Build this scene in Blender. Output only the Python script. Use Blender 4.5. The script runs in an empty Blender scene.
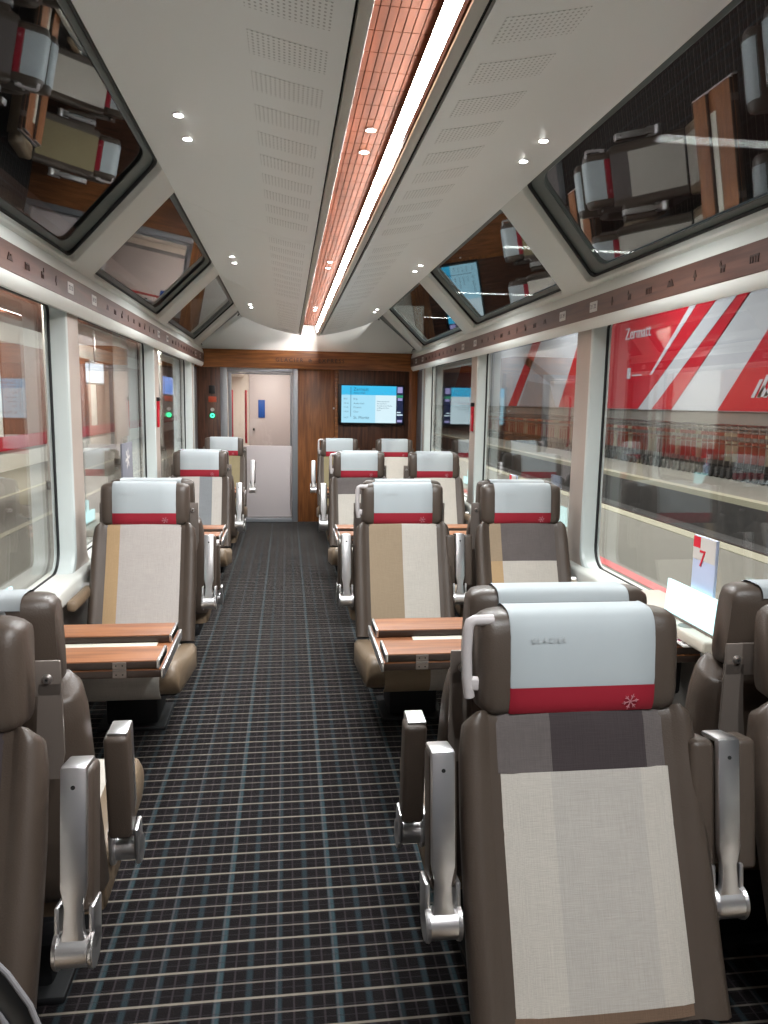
import bpy, bmesh, math, random
from mathutils import Vector, Matrix
random.seed(7)
S = bpy.context.scene
C = S.collection
PI = math.pi

# ------------------------------------------------------------------ camera
F_PX, H_CAM = 751.6, 1.676
VPX, VPY = 286.8, 401.1
fy = Vector((VPX - 384, -(VPY - 512), F_PX)).normalized()      # world +Y seen from the camera (x right, y up, z forward)
up = Vector((-0.001, 1, 0)); up -= up.dot(fy) * fy; up.normalize()
rt = up.cross(fy)
cam_d = bpy.data.cameras.new('camera')
cam_d.sensor_fit = 'VERTICAL'; cam_d.sensor_height = 24.0
cam_d.lens = F_PX * 24.0 / 1024.0
cam_d.clip_start = 0.02; cam_d.clip_end = 300
cam = bpy.data.objects.new('camera', cam_d); C.objects.link(cam)
M3 = Matrix(((rt.x, rt.y, -rt.z), (fy.x, fy.y, -fy.z), (up.x, up.y, -up.z)))
cam.matrix_world = Matrix.Translation((0, 0, H_CAM)) @ M3.to_4x4()
S.camera = cam

# ------------------------------------------------------------------ world, exposure
S.view_settings.view_transform = 'Standard'
S.view_settings.look = 'None'
S.view_settings.gamma = 1
S.view_settings.use_curve_mapping = False
S.view_settings.exposure = 2.32
S.cycles.max_bounces = 8
S.cycles.diffuse_bounces = 4
S.cycles.glossy_bounces = 4
S.cycles.transparent_max_bounces = 16
S.cycles.sample_clamp_indirect = 4
w = bpy.data.worlds.new('night_hall'); S.world = w; w.use_nodes = True
w.node_tree.nodes['Background'].inputs[0].default_value = (0.02, 0.021, 0.024, 1)
w.node_tree.nodes['Background'].inputs[1].default_value = 1.0

LED = 11.0          # cove strips
SPOT_W = 12.0        # each ceiling downlight
STATION_W = 92.0

# lights of the station hall
def area(name, loc, sx, sy, watts, col, rot=(0, 0, 0)):
    l = bpy.data.lights.new(name, 'AREA'); l.shape = 'RECTANGLE'; l.size = sx; l.size_y = sy
    l.energy = watts; l.color = col
    o = bpy.data.objects.new(name, l); o.location = loc; o.rotation_euler = rot; C.objects.link(o); return o
for i, yy in enumerate((14, 24, 34, 44)):
    area('platform_light', (9.3, yy, 6.6), 5, .4, STATION_W*1.7, (1, .97, .93), (0, 0, 0))
for i, yy in enumerate((6, 14, 24)):
    area('near_platform_light', (4.0, yy, 6.1), .4, 5, STATION_W * 1.7, (1, .97, .92), (0, -.4, 0))
for i, yy in enumerate((8, 18, 28)):
    area('far_platform_light', (-4.9, yy, 3.5), .4, 6, STATION_W * 1.5, (1, .96, .92), (0, .4, 0))

# ------------------------------------------------------------------ materials
def lin(h):
    h = h.lstrip('#'); c = [int(h[i:i+2], 16) / 255 for i in (0, 2, 4)]
    return tuple(x / 12.92 if x <= .04045 else ((x + .055) / 1.055) ** 2.4 for x in c) + (1,)
MAT = {}
TONED = ('leather', 'leather_tan', 'taupe_metal', 'handle_white', 'cover_white', 'cover_red', 'emblem_pink', 'emboss', 'lower_wall', 'paper', 'strip_cream', 'console',
         'wood_table', 'wood_rail', 'wood_dark', 'wood_mid', 'wood_header', 'door_frame')
def tone(name, c):
    k = .74 if name in TONED or name.startswith('cloth_') else 1.0
    return (c[0] * k, c[1] * k, c[2] * k, 1)
def mat(name, col, rough=.5, metal=0, bump=0, bscale=200, var=0, vscale=6, coat=0, spec=.5, stretch=(1, 1, 1)):
    m = bpy.data.materials.new(name); m.use_nodes = True; nt = m.node_tree; b = nt.nodes['Principled BSDF']
    c = tone(name, lin(col) if isinstance(col, str) else col)
    b.inputs['Base Color'].default_value = c; b.inputs['Roughness'].default_value = rough
    b.inputs['Metallic'].default_value = metal; b.inputs['Coat Weight'].default_value = coat
    b.inputs['Specular IOR Level'].default_value = spec
    tc = nt.nodes.new('ShaderNodeTexCoord')
    mp = nt.nodes.new('ShaderNodeMapping'); mp.inputs['Scale'].default_value = stretch
    nt.links.new(tc.outputs['Object'], mp.inputs['Vector'])
    if var:
        n = nt.nodes.new('ShaderNodeTexNoise'); n.inputs['Scale'].default_value = vscale; n.inputs['Detail'].default_value = 6
        nt.links.new(mp.outputs[0], n.inputs['Vector'])
        mx = nt.nodes.new('ShaderNodeMix'); mx.data_type = 'RGBA'
        mx.inputs[6].default_value = tuple(x * (1 - var) for x in c[:3]) + (1,)
        mx.inputs[7].default_value = tuple(min(1, x * (1 + var)) for x in c[:3]) + (1,)
        nt.links.new(n.outputs['Fac'], mx.inputs[0]); nt.links.new(mx.outputs[2], b.inputs['Base Color'])
    if bump:
        n = nt.nodes.new('ShaderNodeTexNoise'); n.inputs['Scale'].default_value = bscale; n.inputs['Detail'].default_value = 3
        nt.links.new(mp.outputs[0], n.inputs['Vector'])
        bp = nt.nodes.new('ShaderNodeBump'); bp.inputs['Strength'].default_value = bump; bp.inputs['Distance'].default_value = .002
        nt.links.new(n.outputs['Fac'], bp.inputs['Height']); nt.links.new(bp.outputs[0], b.inputs['Normal'])
    MAT[name] = m; return m
def emit(name, col, s):
    m = bpy.data.materials.new(name); m.use_nodes = True; b = m.node_tree.nodes['Principled BSDF']
    c = lin(col) if isinstance(col, str) else col
    b.inputs['Base Color'].default_value = (0.02, .02, .02, 1)
    b.inputs['Emission Color'].default_value = c; b.inputs['Emission Strength'].default_value = s
    MAT[name] = m; return m
def wood(name, c1, c2, axis, scale=3, rough=.35, stretch=14):
    m = bpy.data.materials.new(name); m.use_nodes = True; nt = m.node_tree; b = nt.nodes['Principled BSDF']
    tc = nt.nodes.new('ShaderNodeTexCoord'); mp = nt.nodes.new('ShaderNodeMapping')
    sc = [stretch] * 3; sc[axis] = 1.0; mp.inputs['Scale'].default_value = sc
    n = nt.nodes.new('ShaderNodeTexNoise'); n.inputs['Scale'].default_value = scale; n.inputs['Detail'].default_value = 8
    n.inputs['Distortion'].default_value = .6
    r = nt.nodes.new('ShaderNodeValToRGB'); r.color_ramp.elements[0].position = .36; r.color_ramp.elements[1].position = .66
    r.color_ramp.elements[0].color = tone(name, lin(c1)); r.color_ramp.elements[1].color = tone(name, lin(c2))
    nt.links.new(tc.outputs['Object'], mp.inputs[0]); nt.links.new(mp.outputs[0], n.inputs['Vector'])
    nt.links.new(n.outputs['Fac'], r.inputs[0]); nt.links.new(r.outputs[0], b.inputs['Base Color'])
    b.inputs['Roughness'].default_value = rough
    MAT[name] = m; return m
def fabric(name, col, var=.05, thread=700):
    """woven cloth: crossed fine threads in tone and relief"""
    m = mat(name, col, rough=.9, var=var, vscale=9, spec=.2)
    nt = m.node_tree; b = nt.nodes['Principled BSDF']
    tc = nt.nodes.new('ShaderNodeTexCoord'); outs = []
    for sc in ((thread, 18, 18), (18, thread, thread)):
        mp = nt.nodes.new('ShaderNodeMapping'); mp.inputs['Scale'].default_value = sc
        n = nt.nodes.new('ShaderNodeTexNoise'); n.inputs['Scale'].default_value = 1; n.inputs['Detail'].default_value = 2
        nt.links.new(tc.outputs['Object'], mp.inputs[0]); nt.links.new(mp.outputs[0], n.inputs['Vector']); outs.append(n)
    ad = nt.nodes.new('ShaderNodeMath'); ad.operation = 'ADD'
    nt.links.new(outs[0].outputs['Fac'], ad.inputs[0]); nt.links.new(outs[1].outputs['Fac'], ad.inputs[1])
    bp = nt.nodes.new('ShaderNodeBump'); bp.inputs['Strength'].default_value = .5; bp.inputs['Distance'].default_value = .0012
    nt.links.new(ad.outputs[0], bp.inputs['Height']); nt.links.new(bp.outputs[0], b.inputs['Normal'])
    src = b.inputs['Base Color'].links[0].from_socket
    hs = nt.nodes.new('ShaderNodeHueSaturation'); mr = nt.nodes.new('ShaderNodeMapRange')
    mr.inputs['From Min'].default_value = .7; mr.inputs['From Max'].default_value = 1.3
    mr.inputs['To Min'].default_value = .90; mr.inputs['To Max'].default_value = 1.08
    nt.links.new(ad.outputs[0], mr.inputs[0]); nt.links.new(mr.outputs[0], hs.inputs['Value'])
    nt.links.new(src, hs.inputs['Color']); nt.links.new(hs.outputs[0], b.inputs['Base Color'])
    return m

mat('leather', '#52463d', rough=.42, bump=.35, bscale=260, var=.12, vscale=5)
mat('leather_tan', '#84705a', rough=.42, bump=.3, bscale=260, var=.12, vscale=5)
mat('taupe_metal', '#857a72', rough=.38, metal=.35)
mat('chrome', '#dddbdb', rough=.33, metal=1)
mat('chrome_dark', '#8e8c8b', rough=.3, metal=1)
mat('handle_white', '#c9c1c0', rough=.35)
mat('dark_base', '#101013', rough=.6)
mat('black_plastic', '#0c0c0d', rough=.4)
mat('gasket', '#0d0e10', rough=.5)
mat('frit', '#565e5b', rough=.35)
fabric('cloth_cream', '#cdc5bb'); fabric('cloth_cream2', '#c3bcb4'); fabric('cloth_tan', '#a59179')
fabric('cloth_gold', '#bfa07a'); fabric('cloth_grey', '#6b6361', thread=420, var=.12); fabric('cloth_dark', '#463e3f', thread=420, var=.12)
fabric('cloth_greige', '#c3bab4'); fabric('cloth_bluegrey', '#8a8d90'); fabric('cloth_olive', '#948768'); fabric('cloth_brown', '#7a6352')
mat('cover_white', '#bcc3c6', rough=.75, bump=.15, bscale=700)
mat('cover_red', '#a3102a', rough=.7, bump=.15, bscale=700)
mat('emblem_pink', '#d58e97', rough=.6)
mat('emboss', '#c3c7c9', rough=.7)
mat('shell', '#d2d3cd', rough=.38)
mat('shell_warm', '#ab9f95', rough=.42)
mat('shell_reveal', '#c3cbc9', rough=.35)
mat('ceiling', '#f3f5f2', rough=.35)
mat('ceiling_frame', '#bfbbb0', rough=.4)
mat('lower_wall', '#8f8a84', rough=.55)
mat('slot', '#141312', rough=.8)
mat('print_dark', '#3a2823', rough=.6)
mat('print_grey', '#6c6a6c', rough=.6)
mat('paper', '#e3e0dc', rough=.6)
mat('paper_red', '#d01a34', rough=.6); mat('paper_yellow', '#d9b43a', rough=.6); mat('paper_plum', '#8d2e50', rough=.6)
mat('paper_blue', '#b7c3df', rough=.6); mat('card_slate', '#6d6f78', rough=.5)
mat('strip_cream', '#e6dfd0', rough=.35)
mat('edge_dark', '#33261f', rough=.4)
mat('console', '#cfc8ba', rough=.4)
wood('wood_table', '#85502f', '#a86c42', 0, scale=2.2, rough=.5)
wood('wood_rail', '#573a34', '#745045', 1, scale=2.0, rough=.42)
wood('wood_dark', '#3f261b', '#6b4531', 2, scale=2.5, rough=.35)
wood('wood_mid', '#7d4c2b', '#a5683c', 2, scale=2.5, rough=.35)
wood('wood_header', '#7f4c26', '#ad6f3b', 0, scale=2.5, rough=.35)
wood('wood_slats', '#3e2519', '#573425', 1, scale=2.5, rough=.4)
mat('door_white', '#bfb5b4', rough=.4)
mat('door_frame', '#a6a8ac', rough=.35, metal=.4)
mat('vestibule', '#ddd2c8', rough=.5)
mat('pink_red', '#c4343e', rough=.4)
mat('blue_dark', '#1c4fa0', rough=.4)
mat('red_paint', '#b81428', rough=.35)
mat('orange_label', '#b0431f', rough=.5)
mat('mural_white', '#92959d', rough=.8, spec=.1)
mat('mural_red', '#8d0c1e', rough=.8, spec=.1)
mat('mural_grey', '#7d7c80', rough=.8, spec=.1)
mat('platform', '#63615a', rough=.8, var=.08, vscale=2)
mat('platform_edge', '#8a8775', rough=.7)
mat('red_line', '#b8343a', rough=.7)
mat('ballast', '#302e2e', rough=.95, var=.5, vscale=8, bump=1, bscale=10)
mat('rail_steel', '#5c5755', rough=.35, metal=.9)
mat('concrete', '#5a5652', rough=.9, var=.1, vscale=3)
mat('trolley_red', '#6d3226', rough=.5); mat('trolley_tan', '#7d7462', rough=.5)
mat('rubber', '#161617', rough=.7)
mat('station_brown', '#6d3f28', rough=.6, var=.3, vscale=2, stretch=(1, 4, .5))
mat('station_white', '#b5b2ab', rough=.7)
mat('station_roof', '#3a3532', rough=.9)
q_ = MAT['wood_slats'].node_tree.nodes['Principled BSDF']; q_.inputs['Specular IOR Level'].default_value = .08; q_.inputs['Roughness'].default_value = .7
emit('led_pink', (1, .93, .90, 1), LED)
emit('led_warm', (1, .50, .30, 1), LED * .22)
emit('spot_disc', (1, .97, .92, 1), 8)
emit('lamp_cyan', (.50, .90, .92, 1), .42)
emit('green_led', (.05, 1, .35, 1), .6)
emit('screen_cyan', '#35b9e8', .21); emit('screen_left', '#a5dcf2', .21); emit('screen_right', '#d3ecf5', .21)
emit('screen_navy', '#15224a', .17); emit('screen_lilac', '#a9a6dd', .17); emit('screen_green', '#2f9c74', .17); emit('screen_text', '#1c5a7c', .06)
emit('sign_blue', (.25, .42, 1, 1), .4); emit('sign_green', (.3, .9, .4, 1), .35); emit('sign_white', (.85, .9, 1, 1), .35)
emit('station_lamp', (1, .78, .55, 1), 1)

def glass(name, tint, k, f0):
    m = bpy.data.materials.new(name); m.use_nodes = True; nt = m.node_tree; nt.nodes.clear()
    o = nt.nodes.new('ShaderNodeOutputMaterial'); tr = nt.nodes.new('ShaderNodeBsdfTransparent'); gl = nt.nodes.new('ShaderNodeBsdfGlossy')
    tr.inputs[0].default_value = tint; gl.inputs['Roughness'].default_value = .0; gl.inputs[0].default_value = (1, 1, 1, 1)
    lw = nt.nodes.new('ShaderNodeLayerWeight'); lw.inputs[0].default_value = .5
    p = nt.nodes.new('ShaderNodeMath'); p.operation = 'POWER'; p.inputs[1].default_value = 4.5
    mr = nt.nodes.new('ShaderNodeMapRange'); mr.inputs['To Min'].default_value = f0; mr.inputs['To Max'].default_value = 1
    mx = nt.nodes.new('ShaderNodeMixShader')
    nt.links.new(lw.outputs['Facing'], p.inputs[0]); nt.links.new(p.outputs[0], mr.inputs[0]); nt.links.new(mr.outputs[0], mx.inputs[0])
    nt.links.new(tr.outputs[0], mx.inputs[1]); nt.links.new(gl.outputs[0], mx.inputs[2]); nt.links.new(mx.outputs[0], o.inputs[0])
    MAT[name] = m; return m
glass('window_glass', (.93, .95, .94, 1), 1, .04)
glass('roof_glass', (.55, .58, .57, 1), 1, .09)
glass('door_glass', (.95, .95, .94, 1), 1, .03)

def carpet():
    m = bpy.data.materials.new('carpet'); m.use_nodes = True; nt = m.node_tree; b = nt.nodes['Principled BSDF']
    N = nt.nodes.new; L = nt.links.new
    tc = N('ShaderNodeTexCoord'); sp = N('ShaderNodeSeparateXYZ'); L(tc.outputs['Object'], sp.inputs[0])
    def line(sock, period, width, offs):
        a = N('ShaderNodeMath'); a.operation = 'ADD'; L(sock, a.inputs[0]); a.inputs[1].default_value = offs
        q = N('ShaderNodeMath'); q.operation = 'PINGPONG'; L(a.outputs[0], q.inputs[0]); q.inputs[1].default_value = period / 2
        r = N('ShaderNodeMapRange'); r.inputs['From Min'].default_value = width * .35; r.inputs['From Max'].default_value = width * .75
        r.inputs['To Min'].default_value = 1; r.inputs['To Max'].default_value = 0; L(q.outputs[0], r.inputs[0]); return r.outputs[0]
    noise = N('ShaderNodeTexNoise'); noise.inputs['Scale'].default_value = 260; noise.inputs['Detail'].default_value = 3
    L(tc.outputs['Object'], noise.inputs['Vector'])
    base = N('ShaderNodeMix'); base.data_type = 'RGBA'; L(noise.outputs['Fac'], base.inputs[0])
    base.inputs[6].default_value = lin('#0b090a'); base.inputs[7].default_value = lin('#1b1718')
    cur = base.outputs[2]
    rnd = N('ShaderNodeTexNoise'); rnd.inputs['Scale'].default_value = 2.3; L(tc.outputs['Object'], rnd.inputs['Vector'])
    def mul(s, k):
        q = N('ShaderNodeMath'); q.operation = 'MULTIPLY'; L(s, q.inputs[0])
        if isinstance(k, float): q.inputs[1].default_value = k
        else: L(k, q.inputs[1])
        return q.outputs[0]
    X, Y = sp.outputs[0], sp.outputs[1]
    for sock, per, wd, off, col, k in (
            (X, .0855, .016, .11, '#2a363b', .6), (X, .0855, .005, .067, '#3a3336', .5), (X, .342, .016, .196, '#3b5055', .35), (X, .171, .006, .03, '#4a4547', .5),
            (Y, .117, .0075, .05, '#7a7268', .9), (Y, .117, .0055, .1085, '#6b635d', .7), (Y, .039, .004, .02, '#2c282a', .5)):
        mx = N('ShaderNodeMix'); mx.data_type = 'RGBA'; L(mul(line(sock, per, wd, off), float(k)), mx.inputs[0])
        L(cur, mx.inputs[6]); mx.inputs[7].default_value = lin(col); cur = mx.outputs[2]
    L(cur, b.inputs['Base Color']); b.inputs['Roughness'].default_value = .95; b.inputs['Specular IOR Level'].default_value = .1
    b.inputs['Sheen Weight'].default_value = .6; b.inputs['Sheen Roughness'].default_value = .22; b.inputs['Sheen Tint'].default_value = (.85, .82, .8, 1)
    bp = N('ShaderNodeBump'); bp.inputs['Strength'].default_value = .6; bp.inputs['Distance'].default_value = .003
    L(noise.outputs['Fac'], bp.inputs['Height']); L(bp.outputs[0], b.inputs['Normal'])
    MAT['carpet'] = m
carpet()

def perf():
    """perforated sheet: rows of small dark holes"""
    m = bpy.data.materials.new('perforated'); m.use_nodes = True; nt = m.node_tree; b = nt.nodes['Principled BSDF']
    N = nt.nodes.new; L = nt.links.new
    tc = N('ShaderNodeTexCoord'); sp = N('ShaderNodeSeparateXYZ'); L(tc.outputs['Object'], sp.inputs[0])
    def tri(s, p):
        q = N('ShaderNodeMath'); q.operation = 'PINGPONG'; L(s, q.inputs[0]); q.inputs[1].default_value = p / 2
        r = N('ShaderNodeMath'); r.operation = 'DIVIDE'; L(q.outputs[0], r.inputs[0]); r.inputs[1].default_value = p / 2
        return r.outputs[0]
    a, c = tri(sp.outputs[0], .0135), tri(sp.outputs[1], .0165)
    def sq(s, mlt):
        q = N('ShaderNodeMath'); q.operation = 'MULTIPLY'; L(s, q.inputs[0]); L(s, q.inputs[1]); return q.outputs[0]
    ad = N('ShaderNodeMath'); ad.operation = 'ADD'; L(sq(a, 1), ad.inputs[0]); L(sq(c, 1), ad.inputs[1])
    r = N('ShaderNodeMapRange'); r.inputs['From Min'].default_value = .14; r.inputs['From Max'].default_value = .30
    L(ad.outputs[0], r.inputs[0])
    mx = N('ShaderNodeMix'); mx.data_type = 'RGBA'; L(r.outputs[0], mx.inputs[0])
    mx.inputs[6].default_value = lin('#c0c0bc'); mx.inputs[7].default_value = lin('#f3f5f2')
    L(mx.outputs[2], b.inputs['Base Color']); b.inputs['Roughness'].default_value = .35
    MAT['perforated'] = m
perf()

# ------------------------------------------------------------------ mesh helpers
def link(name, me, parent=None, loc=None, rot=None):
    o = bpy.data.objects.new(name, me); C.objects.link(o)
    if parent: o.parent = parent
    if loc is not None: o.location = loc
    if rot is not None: o.rotation_euler = rot
    return o
def finish(bm, name, mats, smooth=True, angle=.6):
    bm.normal_update()
    if smooth:
        for f in bm.faces: f.smooth = True
        for e in bm.edges:
            if len(e.link_faces) == 2 and e.calc_face_angle(0) > angle: e.smooth = False
    me = bpy.data.meshes.new(name); bm.to_mesh(me); bm.free()
    for m in (mats if isinstance(mats, (list, tuple)) else [mats]): me.materials.append(MAT[m])
    return me
def add_box(bm, lo, hi, bev=0, seg=2, mi=0):
    lo, hi = Vector(lo), Vector(hi); c = (lo + hi) / 2; s = hi - lo
    t = bmesh.new(); bmesh.ops.create_cube(t, size=1)
    for v in t.verts: v.co = Vector((v.co.x * s.x, v.co.y * s.y, v.co.z * s.z)) + c
    if bev:
        bmesh.ops.bevel(t, geom=list(t.edges), offset=min(bev, min(s) * .49), segments=seg, profile=.5, affect='EDGES')
    merge(bm, t, mi)
def merge(bm, t, mi=0, M=None):
    t.verts.index_update(); vs = [bm.verts.new(M @ v.co if M else v.co) for v in t.verts]
    for f in t.faces:
        try: g = bm.faces.new([vs[v.index] for v in f.verts]); g.material_index = mi
        except ValueError: pass
    t.free()
def add_cyl(bm, p0, p1, r, n=16, mi=0, r2=None):
    p0, p1 = Vector(p0), Vector(p1); d = (p1 - p0); L = d.length; q = d.to_track_quat('Z', 'Y')
    t = bmesh.new(); bmesh.ops.create_cone(t, cap_ends=True, segments=n, radius1=r, radius2=r if r2 is None else r2, depth=L)
    merge(bm, t, mi, Matrix.Translation((p0 + p1) / 2) @ q.to_matrix().to_4x4())
def add_tube(bm, pts, r, n=10, mi=0, ry=None):
    pts = [Vector(p) for p in pts]; rings = []; a = None
    for i, p in enumerate(pts):
        d = (pts[min(i+1, len(pts)-1)] - pts[max(i-1, 0)]).normalized()
        if a is None:
            a = d.cross(Vector((0, 1, 0)))
            if a.length < .1: a = d.cross(Vector((0, 0, 1)))
        a = (a - d * a.dot(d)).normalized(); b = a.cross(d).normalized()
        rings.append([bm.verts.new(p + a * math.cos(t) * r + b * math.sin(t) * (ry or r)) for t in [2*PI*k/n for k in range(n)]])
    fs = []
    for i in range(len(rings) - 1):
        for k in range(n):
            f = bm.faces.new((rings[i][k], rings[i][(k+1) % n], rings[i+1][(k+1) % n], rings[i+1][k])); f.material_index = mi; fs.append(f)
    fs += [bm.faces.new(rings[0][::-1]), bm.faces.new(rings[-1])]
    bmesh.ops.recalc_face_normals(bm, faces=fs)
def add_poly(bm, pts, d, mi=0):
    """convex or simple polygon extruded by vector d"""
    a = [bm.verts.new(p) for p in pts]; b = [bm.verts.new(Vector(p) + Vector(d)) for p in pts]; n = len(a)
    fs = [bm.faces.new(a), bm.faces.new(b[::-1])] + [bm.faces.new((a[i], b[i], b[(i+1) % n], a[(i+1) % n])) for i in range(n)]
    for f in fs: f.material_index = mi
    bmesh.ops.recalc_face_normals(bm, faces=fs)
def box(name, lo, hi, m, parent=None, bev=.003, seg=2, kind=None):
    bm = bmesh.new(); add_box(bm, lo, hi, bev, seg); o = link(name, finish(bm, name, m), parent)
    if kind: o['kind'] = kind
    return o
def thing(name, label, cat, loc=(0, 0, 0), rz=0, group=None):
    o = bpy.data.objects.new(name, None); C.objects.link(o); o.location = loc; o.rotation_euler = (0, 0, rz); o.empty_display_size = .1
    o['label'] = label; o['category'] = cat
    if group: o['group'] = group
    return o
def struct(o): o['kind'] = 'structure'; return o
def sroot(name, loc=(0, 0, 0)):
    o = bpy.data.objects.new(name, None); C.objects.link(o); o.location = loc; o['kind'] = 'structure'; o.empty_display_size = .1; return o
def text_mesh(body, size, m, depth=.0004, align='LEFT', spacing=1.0):
    cu = bpy.data.curves.new('text', 'FONT'); cu.body = body; cu.size = size; cu.extrude = depth; cu.align_x = align; cu.align_y = 'CENTER'
    cu.space_character = spacing; cu.resolution_u = 2
    t = bpy.data.objects.new('text', cu); C.objects.link(t); dg = bpy.context.evaluated_depsgraph_get()
    me = bpy.data.meshes.new_from_object(t.evaluated_get(dg)); bpy.data.objects.remove(t); bpy.data.curves.remove(cu)
    me.materials.clear(); me.materials.append(MAT[m]); return me
CACHE = {}
def cached(key, fn):
    if key not in CACHE: CACHE[key] = fn()
    return CACHE[key]

# ------------------------------------------------------------------ layout numbers (metres)
XL, XR, XC = -1.17, 1.775, .305
P, Y0 = 2.694, 1.57              # seat rows pitch, first headrest face
YP0 = Y0 + .17                   # middle of the first back-to-back pair
YB = 10.52                       # end wall
YF = YP0 - 2 * P                 # where the built part of the car begins, behind the camera
NB = 5                           # bays between YF and the last post
ZT, ZB = 2.13, .70

# ================================================================== SETTING
# floor
bm = bmesh.new(); add_box(bm, (XL - .15, YF, -.06), (XR + .15, YB + 2.6, 0)); struct(link('floor', finish(bm, 'floor', 'carpet', False)))
# carpet of the vestibule is hidden; lower walls
def side(sgn):
    return (XR if sgn > 0 else XL)
def ring_mesh(u0, u1, v0, v1, hu0, hu1, hv0, hv1, r, fmap, thick, name, mats, seg=6, rt_=None):
    """flat frame with a round-cornered hole; fmap(u,v,d)->xyz; material 0 face, 1 the reveal"""
    hole = []; q_ = rt_ or r
    for cx, cy, a0, r_ in ((hu1 - q_, hv1 - q_, 0, q_), (hu0 + q_, hv1 - q_, 90, q_), (hu0 + r, hv0 + r, 180, r), (hu1 - r, hv0 + r, 270, r)):
        for k in range(seg + 1):
            a = math.radians(a0 + 90 * k / seg); hole.append((cx + r_ * math.cos(a), cy + r_ * math.sin(a)))
    def outer(p):
        cx, cy = (hu0 + hu1) / 2, (hv0 + hv1) / 2; dx, dy = p[0] - cx, p[1] - cy
        return None
    out = []
    n = len(hole)
    for i, p in enumerate(hole):
        q = i // (seg + 1); k = i % (seg + 1)
        cu = u1 if q in (0, 3) else u0; cv = v1 if q in (0, 1) else v0
        h = k / seg
        if q == 0: o = (cu, p[1] + (cv - p[1]) * min(1, h * 2)) if h <= .5 else (cu + (p[0] - cu) * (h - .5) * 2, cv)
        elif q == 1: o = (p[0] + (cu - p[0]) * min(1, h * 2), cv) if h <= .5 else (cu, cv + (p[1] - cv) * (h - .5) * 2)
        elif q == 2: o = (cu, p[1] + (cv - p[1]) * min(1, h * 2)) if h <= .5 else (cu + (p[0] - cu) * (h - .5) * 2, cv)
        else: o = (p[0] + (cu - p[0]) * min(1, h * 2), cv) if h <= .5 else (cu, cv + (p[1] - cv) * (h - .5) * 2)
        out.append(o)
    bm = bmesh.new(); b = min(.02, thick * .45)
    def loop(pts, d, off=0):
        vs = []
        for p in pts:
            vs.append(bm.verts.new(fmap(p[0], p[1], d)))
        return vs
    # soft inner edge: three loops turn the face into the reveal
    def shrink(k):
        cx, cy = (hu0 + hu1) / 2, (hv0 + hv1) / 2; res = []
        for p in hole:
            res.append((p[0] + (b * k if p[0] > cx else -b * k), p[1] + (b * k if p[1] > cy else -b * k)))
        return res
    O0 = loop(out, 0); A = loop(shrink(1), 0); B = loop(shrink(.3), b * .3); D = loop(hole, b); E = loop(hole, thick); O1 = loop(out, thick)
    fs = []
    for L0, L1, mi in ((O0, A, 0), (A, B, 1), (B, D, 1), (D, E, 1), (E, O1, 0), (O1, O0, 0)):
        for i in range(n):
            j = (i + 1) % n
            try:
                f = bm.faces.new((L0[i], L0[j], L1[j], L1[i])); f.material_index = mi; fs.append(f)
            except ValueError: pass
    bmesh.ops.remove_doubles(bm, verts=bm.verts, dist=1e-5)
    bmesh.ops.recalc_face_normals(bm, faces=bm.faces)
    return finish(bm, name, mats, True, .5)
def pane_mesh(hu0, hu1, hv0, hv1, r, fmap, d0, d1, name, m, seg=5):
    pts = []
    for cx, cy, a0 in ((hu1 - r, hv1 - r, 0), (hu0 + r, hv1 - r, 90), (hu0 + r, hv0 + r, 180), (hu1 - r, hv0 + r, 270)):
        for k in range(seg + 1):
            a = math.radians(a0 + 90 * k / seg); pts.append((cx + r * math.cos(a), cy + r * math.sin(a)))
    bm = bmesh.new(); A = [bm.verts.new(fmap(p[0], p[1], d0)) for p in pts]; B = [bm.verts.new(fmap(p[0], p[1], d1)) for p in pts]
    bm.faces.new(A); bm.faces.new(B[::-1]); n = len(A)
    for i in range(n): bm.faces.new((A[i], A[(i+1) % n], B[(i+1) % n], B[i]))
    bmesh.ops.recalc_face_normals(bm, faces=bm.faces)
    return finish(bm, name, m, False)

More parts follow.
